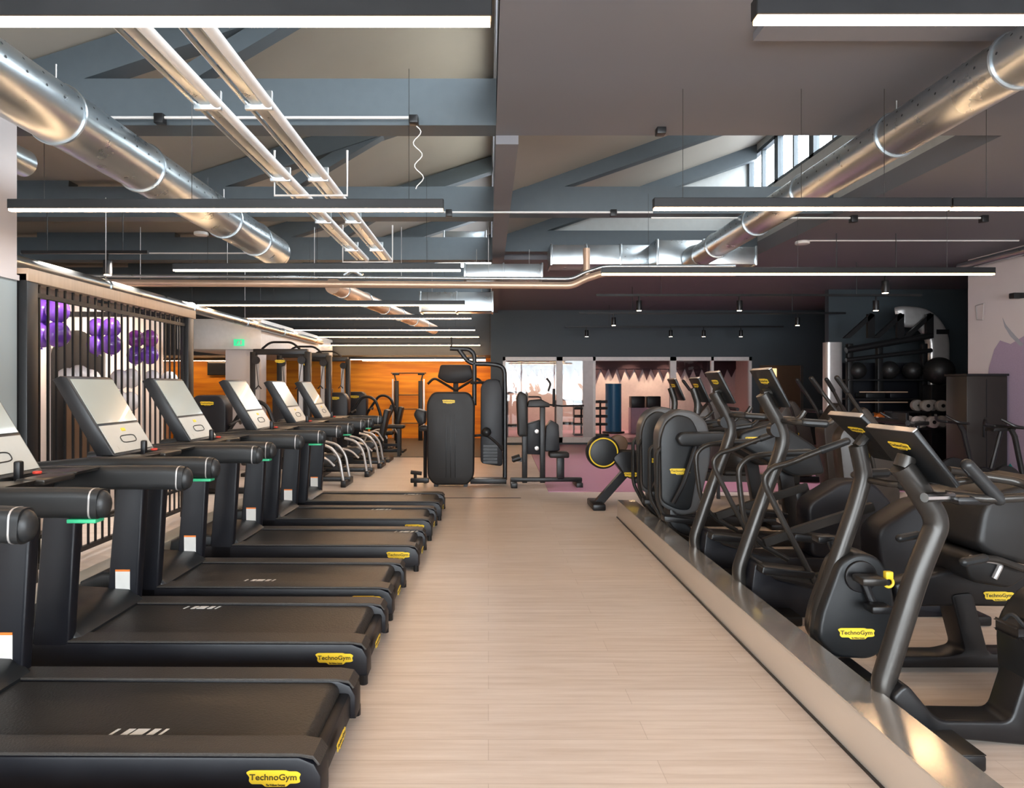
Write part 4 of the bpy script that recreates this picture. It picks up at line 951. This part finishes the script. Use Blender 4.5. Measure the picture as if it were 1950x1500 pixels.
# ------------------------------------------------------------------ storage rack zone, far right
Ys = 12.4
t = thing('functional_rig', 'tall functional training rig with silver arch and black shelves', 'training rig', (6.5,Ys,0))
X = lambda px: wx(px,Ys)-6.5
MB().sweep(rnd([(X(1585),0,.02),(X(1585),0,wz(652,Ys))], .1), rnd2([(-.16,-.1),(.16,-.1),(.16,.1),(-.16,.1)], .08), up=(0,1,0)).obj('silver_column', SILV, t, 'broad silver column')
MB().sweep(rnd([(X(1785),0,.02),(X(1785),0,wz(640,Ys)),(X(1760),0,wz(606,Ys)),(X(1720),.05,wz(602,Ys)),(X(1715),.1,wz(603,Ys))], .3, 8), rnd2([(-.20,-.1),(.20,-.1),(.20,.1),(-.20,.1)], .09), up=(0,1,0)).obj('silver_arch', SILV, t, 'broad silver arch')
MB().box(X(1776), X(1800), -.108, -.1, wz(637,Ys), wz(628,Ys)).obj('name_plate', BLKM, t)
for px in (1612, 1668, 1752): MB().box(X(px)-.05, X(px)+.05, -.15, -.05, 0.02, wz(655,Ys), bev=.01).obj('upright', BLKM, t)
for a in ((1605,662),(1680,655),(1752,640)): pass
MB().tube([(X(1600),-.2,wz(668,Ys)),(X(1760),-.2,wz(640,Ys))], .06, 10).obj('top_bar', BLKM, t)
MB().tube([(X(1600),-.2,wz(686,Ys)),(X(1760),-.2,wz(668,Ys))], .04, 10).obj('top_bar', BLKM, t)
for px in (1595, 1650, 1705):
    MB().prism([(X(px),wz(645,Ys)),(X(px+52),wz(598,Ys)),(X(px+58),wz(603,Ys)),(X(px+12),wz(645,Ys))], -.22, -.16, 'y').obj('brace', BLKM, t)
    MB().box(X(px+45), X(px+58), -.22, -.16, wz(645,Ys), wz(600,Ys)).obj('brace_post', BLKM, t)
for k, py in enumerate((722, 758, 797, 830)):
    MB().box(X(1605), X(1760), -.25, .2, wz(py,Ys)-.03, wz(py,Ys)).obj('shelf', BLKM, t)
for py in (745, 764):
    MB().box(X(1622), X(1712), -.262, -.25, wz(py,Ys)-.02, wz(py,Ys)).obj('shelf_edge', TAN, t, 'bronze shelf edge')
MB().box(X(1605), X(1760), .2, .24, .1, wz(690,Ys)).obj('back_panel', NAVY, t)
def ball(px, py, Y, r, lab, m=PAD, grp='black medicine balls on the rig'):
    mb = MB().sph((0,0,0), r, 0, 24); mb.torus((0,0,0), r*.999, r*.02, 'z', 24, m=5)
    o = mb.obj('medicine_ball', m, None, lab, 'medicine ball', grp); o.location = (wx(px,Y),Y,wz(py,Y)); return o
for k, (px, r_) in enumerate(((1632,.16),(1693,.17),(1737,.16))):
    o = ball(px, 722, Ys-.1, r_, 'black medicine ball on the upper rig shelf, %s' % ['left','middle','right'][k]); o.location.z = wz(722,Ys)+r_
o = ball(1788, 706, Ys-.45, .25, 'large black ball in front of the silver arch')
t = thing('ball_stand', 'dark pedestal under the large black ball', 'stand', (wx(1788,Ys-.45),Ys-.45,0))
MB().box(-.22, .22, -.12, .14, 0, wz(706,Ys-.45)-.25, bev=.02).obj('pedestal', BLKM, t)
for k, (px, py) in enumerate(((1612,700),(1650,700),(1620,778),(1655,752),(1700,752),(1690,780))):
    mb = MB().box(wx(px,Ys)-.18, wx(px,Ys)+.18, Ys-.22, Ys+.15, 0, .10, bev=.02)
    sh = [wz(p,Ys) for p in (722,758,797)]
    zz = min([s for s in sh if s <= wz(py,Ys)+.02] or [sh[-1]], key=lambda s: abs(s-wz(py,Ys)))
    if k < 2 or k == 5: continue
    o = mb.obj('folded_mat', COVER if k % 2 else NAVY, None, 'dark folded mat on the rig shelves, %s' % ['','','lower left','middle left','middle right','lower right'][k], 'exercise mat', 'folded mats on the rig shelves'); o.location.z = zz+.001
mb = MB().prism(rnd2([(-.30,0),(.32,0),(.34,.07),(.20,.12),(.06,.10),(-.08,.13),(-.24,.09)], .03), -.18, .12, 'y', bev=.02)
o = mb.obj('orange_bag', ORNG, None, 'bright orange bag on the lowest visible rig shelf', 'bag'); o.location = (wx(1678,Ys), Ys-.1, wz(801,Ys)-.045)
o.location.z = wz(797,Ys)+.002
# dumbbells on an angled rack
t = thing('dumbbell_rack', 'black two-tier rack carrying round grey-ended dumbbells', 'dumbbell rack', (wx(1785,11.2),11.2,0))
for py, yy in ((812,0),(782,.3)):
    MB().box(-.62, .60, yy-.05, yy+.18, wz(py,11.2)-.05, wz(py,11.2)-.02).obj('tier', BLKM, t)
for s in (-.6, .55): MB().box(s, s+.06, -.1, .5, 0, wz(782,11.2)-.03, bev=.01).obj('side_frame', BLKM, t)
DB = MB(); DB.disc((0,-.13,0), .10, .09, 'y', 24, 0, .012); DB.disc((0,.13,0), .10, .09, 'y', 24, 0, .012); DB.disc((0,-.178,0), .032, .01, 'y', 12, 1); DB.tube([(0,-.1,0),(0,.1,0)], .018, 10, 1)
dbm = DB.mesh('dumbbell', [PLATE, BLKM])
for k, (px, py, Y) in enumerate(((1738,786,11.25),(1766,786,11.25),(1803,788,11.25),(1783,760,11.55),(1821,762,11.55),(1755,762,11.55))):
    o = bpy.data.objects.new('dumbbell', dbm); C.objects.link(o)
    o.location = (wx(px,Y), Y, (wz(812,11.2) if k < 3 else wz(782,11.2))+.08)
    tag(o, 'round grey-ended dumbbell on the %s tier, %s' % ('lower' if k < 3 else 'upper', ['left','middle','right','middle','right','left'][k]), 'dumbbell', 'dumbbells on the two-tier rack')
# tall dark cabinet
t = thing('storage_locker', 'tall dark locker against the white wall at the right', 'locker', (7.27,9.78,0))
MB().box(-.30, .29, -.22, .22, 0, 1.70, bev=.01).obj('body', mat('dark_bronze', (.032,.027,.023), .4, metal=.3), t)
MB().box(-.31, .30, -.24, .24, 1.70, 1.73).obj('top', BLKM, t)
MB().box(-.02, -.01, -.224, -.22, .1, 1.65).obj('door_gap', BLKM, t)
MB().box(-.07, -.05, -.24, -.22, .8, 1.0, bev=.004).obj('handle', BLKM, t)
# wall mural and clock bracket
t = thing('wall_mural', 'purple halftone mural shapes painted on the right white wall', 'mural', (7.598,9.9,0))
def wy(px): return 7.6*F/(px-VX)-9.9
pl = [(1880,740),(1884,700),(1894,665),(1905,648),(1925,655),(1950,640),(2060,560),(2200,600),(2200,1000),(1890,1000),(1883,860)]
def wallp(pts): return [(wy(a), CH-(b-VY)*7.6/(a-VX)) for a, b in pts]
MB().prism(wallp(pl), -.004, 0, 'x').obj('mural_shape', MURP, t)
MB().prism(wallp([(1910,605),(1916,618),(1935,640),(1950,655),(1945,660),(1925,640),(1914,622)]), -.007, -.004, 'x').obj('mural_line', MURG, t)
MB().prism(wallp([(1895,905),(1895,880),(1903,893),(1911,880),(1916,895),(1925,882),(1935,900),(1936,915)]), -.007, -.004, 'x').obj('mural_zigzag', TEAL, t)
t = thing('wall_bracket', 'thin square wire bracket high on the white wall corner', 'bracket', (7.59,10.25,wz(597,10.25)))
MB().tube([(0,-.03,.12),(-.02,-.22,.13),(-.02,-.2,-.12),(0,-.05,-.10),(0,-.03,.12)], .008, 6).obj('wire', SILV, t)
mb = MB().box(7.45, 7.6, 9.30, 9.40, wz(563,9.35)-.04, wz(563,9.35)+.04, bev=.01); mb.obj('wall_sensor', BLKM, None, 'black sensor box on the right white wall', 'sensor')
l = bpy.data.lights.new('added_wall_wash', 'SPOT'); l.energy = 170; l.color = (1,.88,.82); l.spot_size = R(115); l.spot_blend = .8; l.shadow_soft_size = .05  # extra spot added to lift the right white wall
o = bpy.data.objects.new('added_wall_wash', l); C.objects.link(o); o.location = (5.2,8.6,2.8); o.rotation_euler = Vector((2.2,.9,-.9)).to_track_quat('-Z','Y').to_euler()
# spin bikes
def make_spin(label, loc, rz):
    t = thing('spin_bike', label, 'exercise bike', loc, 'black spin bikes by the right wall', rz)
    MB().disc((-.35,0,.38), .22, .05, 'y', 32, bev=.01).obj('flywheel', BLKM, t)
    MB().tube([(-.35,0,.38),(.1,0,.45),(.45,0,.08)], .04, 10, rad=.1).obj('frame', BLKM, t)
    MB().tube([(-.1,0,.45),(-.22,0,.95),(-.28,0,1.05)], .03, 10).obj('stem', BLKM, t)
    MB().tube([(.15,0,.45),(.28,0,.95)], .03, 10).obj('seat_post', BLKM, t)
    MB().prism(rnd2([(.12,.95),(.42,.96),(.42,1.02),(.14,1.0)], .02), -.08, .08, 'y', bev=.03).obj('saddle', PAD, t)
    MB().tube([(-.52,-.1,1.16),(-.44,-.2,1.08),(-.28,-.2,1.06),(-.28,.2,1.06),(-.44,.2,1.08),(-.52,.1,1.16)], .018, 8, rad=.05).obj('handlebar', BLKM, t)
    for xx in (-.5, .45): MB().box(xx-.04, xx+.04, -.25, .25, 0, .06, bev=.01).obj('foot_bar', BLKM, t)
    MB().tube([(-.45,0,.05),(.45,0,.05)], .03, 8).obj('base', BLKM, t)
    MB().disc((0,-.06,.38), .09, .03, 'y', 20).obj('chain_cover', DG, t)
    return t
b0 = make_spin('black spin bike beside the tall locker', (6.55,8.75,0), R(0))
dup(b0, (6.25,9.9,0), 'black spin bike left of the one by the locker', R(15))
dup(b0, (6.52,7.9,0), 'black spin bike at the right edge under the mural', R(10))
# exercise ball on stand
t = thing('low_table', 'low black stand holding the large exercise ball', 'stand', (wx(1405,9.2),9.2,0))
z0 = wz(908,9.2)
MB().box(-.38, .38, -.2, .2, z0-.04, z0, bev=.008).obj('top', BLKM, t)
for a in (-.33, .33):
    for b in (-.16, .16): MB().box(a-.02, a+.02, b-.02, b+.02, 0, z0-.04).obj('leg', BLKM, t)
o = ball(1405, 870, 9.2, .245, 'large black exercise ball on a low stand behind the ellipticals', PAD, 'big balls'); o.location.z = z0+.245
# second row machines behind
def make_press(label, loc, rz=0):
    t = thing('lever_machine', label, 'weight machine', loc, 'dark plate-loaded machines behind the cardio row', rz)
    MB().box(-.6, .7, -.05, .05, 0, .09, bev=.01).obj('base', BLKM, t)
    MB().box(-.6, -.5, -.35, .35, 0, .08, bev=.01).obj('foot_bar', BLKM, t)
    MB().box(.62, .72, -.35, .35, 0, .08, bev=.01).obj('foot_bar', BLKM, t)
    MB().prism(rnd2([(-.15,.1),(-.25,1.0),(.05,1.35),(.30,1.0),(.45,.35),(.4,.1)], .1), -.10, .10, 'y', bev=.03).obj('side_cover', mat('bronze_cover', (.035,.028,.023), .38) if 'bronze_cover' not in MATS else MATS['bronze_cover'], t)
    for s in (-1, 1):
        a = MB().tube([(.1,s*.18,.6),(-.05,s*.25,1.2),(-.30,s*.28,1.55),(-.36,s*.28,1.62)], .022, 8, rad=.1).obj('lever_arm', TUBE, t)
        MB().cap_tube([(-.26,s*.28,1.49),(-.37,s*.28,1.64)], .028, 10).obj('grip', PAD, a)
    MB().tube([(.4,-.28,1.15),(.4,.28,1.15)], .03, 8).obj('crossbar', BLKM, t)
    MB().prism(rnd2([(.45,.45),(.85,.45),(.85,.52),(.45,.54)], .02), -.2, .2, 'y', bev=.03).obj('seat', PAD, t)
    MB().box(.6, .68, -.04, .04, .08, .46).obj('seat_post', BLKM, t)
    badge(t, (.05,-.102,.78), s=.9)
    return t
p0 = make_press('dark lever machine behind the two ellipticals', (4.15,7.4,0))
dup(p0, (wx(1500,10.6),10.6,0), 'dark lever machine between the exercise ball and the silver column')
dup(p0, (wx(1560,9.4)+.15,9.3,0), 'dark lever machine in front of the silver column', R(15))
dup(p0, (3.9,11.6,0), 'dark lever machine in front of the right studio panes')

# ------------------------------------------------------------------ lighting
w = bpy.data.worlds.new('World'); bpy.context.scene.world = w; w.use_nodes = True
bg = w.node_tree.nodes['Background']; bg.inputs[0].default_value = (.88,.94,1,1); bg.inputs[1].default_value = 14.0
def area(name, loc, rot, sx, sy, e, col, portal=False):
    l = bpy.data.lights.new(name, 'AREA'); l.shape = 'RECTANGLE'; l.size = sx; l.size_y = sy; l.energy = e; l.color = col
    o = bpy.data.objects.new(name, l); C.objects.link(o); o.location = loc; o.rotation_euler = rot
    if portal: l.cycles.is_portal = True
    return o
area('window_portal', (0,-4.98,1.8), (R(90),0,0), 12, 3, 1, (1,1,1), True)
area('centre_portal', (.05,6.3,4.55), (0,R(90),0), 1.0, 22, 1, (1,1,1), True)
area('clerestory_portal', (4.09,7.85,4.8), (0,R(90),0), .65, 5.1, 1, (1,1,1), True)
# track spot beams over the pink floor
for x_, y_ in ((wx(1217,10.6),10.6),(wx(1408,10.6),10.6),(wx(1668,10.6),10.6),(wx(1165,13.4),13.2),(wx(1510,13.4),13.2),(wx(1335,16.4),16.2)):
    l = bpy.data.lights.new('track_beam', 'SPOT'); l.energy = 110; l.color = (1,.86,.86); l.spot_size = R(80); l.spot_blend = .6; l.shadow_soft_size = .04
    o = bpy.data.objects.new('track_beam', l); C.objects.link(o); o.location = (x_, y_, 2.755)

# ------------------------------------------------------------------ camera and view
cd = bpy.data.cameras.new('Camera'); cam = bpy.data.objects.new('Camera', cd); C.objects.link(cam)
cam.location = (0,0,CH); cam.rotation_euler = (R(90),0,0)
cd.sensor_fit = 'HORIZONTAL'; cd.sensor_width = 36; cd.lens = 36*F/1950
cd.shift_x = (975-VX)/1950; cd.shift_y = -(750-VY)/1950; cd.clip_start = .05; cd.clip_end = 200
sc = bpy.context.scene; sc.camera = cam
sc.view_settings.view_transform = 'Standard'; sc.view_settings.look = 'None'; sc.view_settings.gamma = 1; sc.view_settings.use_curve_mapping = False
sc.view_settings.exposure = 0.55
try:
    sc.cycles.use_denoising = True; sc.cycles.denoiser = 'OPENIMAGEDENOISE'
    sc.cycles.max_bounces = 7; sc.cycles.diffuse_bounces = 4; sc.cycles.glossy_bounces = 4; sc.cycles.transparent_max_bounces = 8
    sc.cycles.sample_clamp_indirect = 6; sc.cycles.caustics_reflective = False; sc.cycles.caustics_refractive = False
    sc.cycles.use_light_tree = True
except Exception: pass
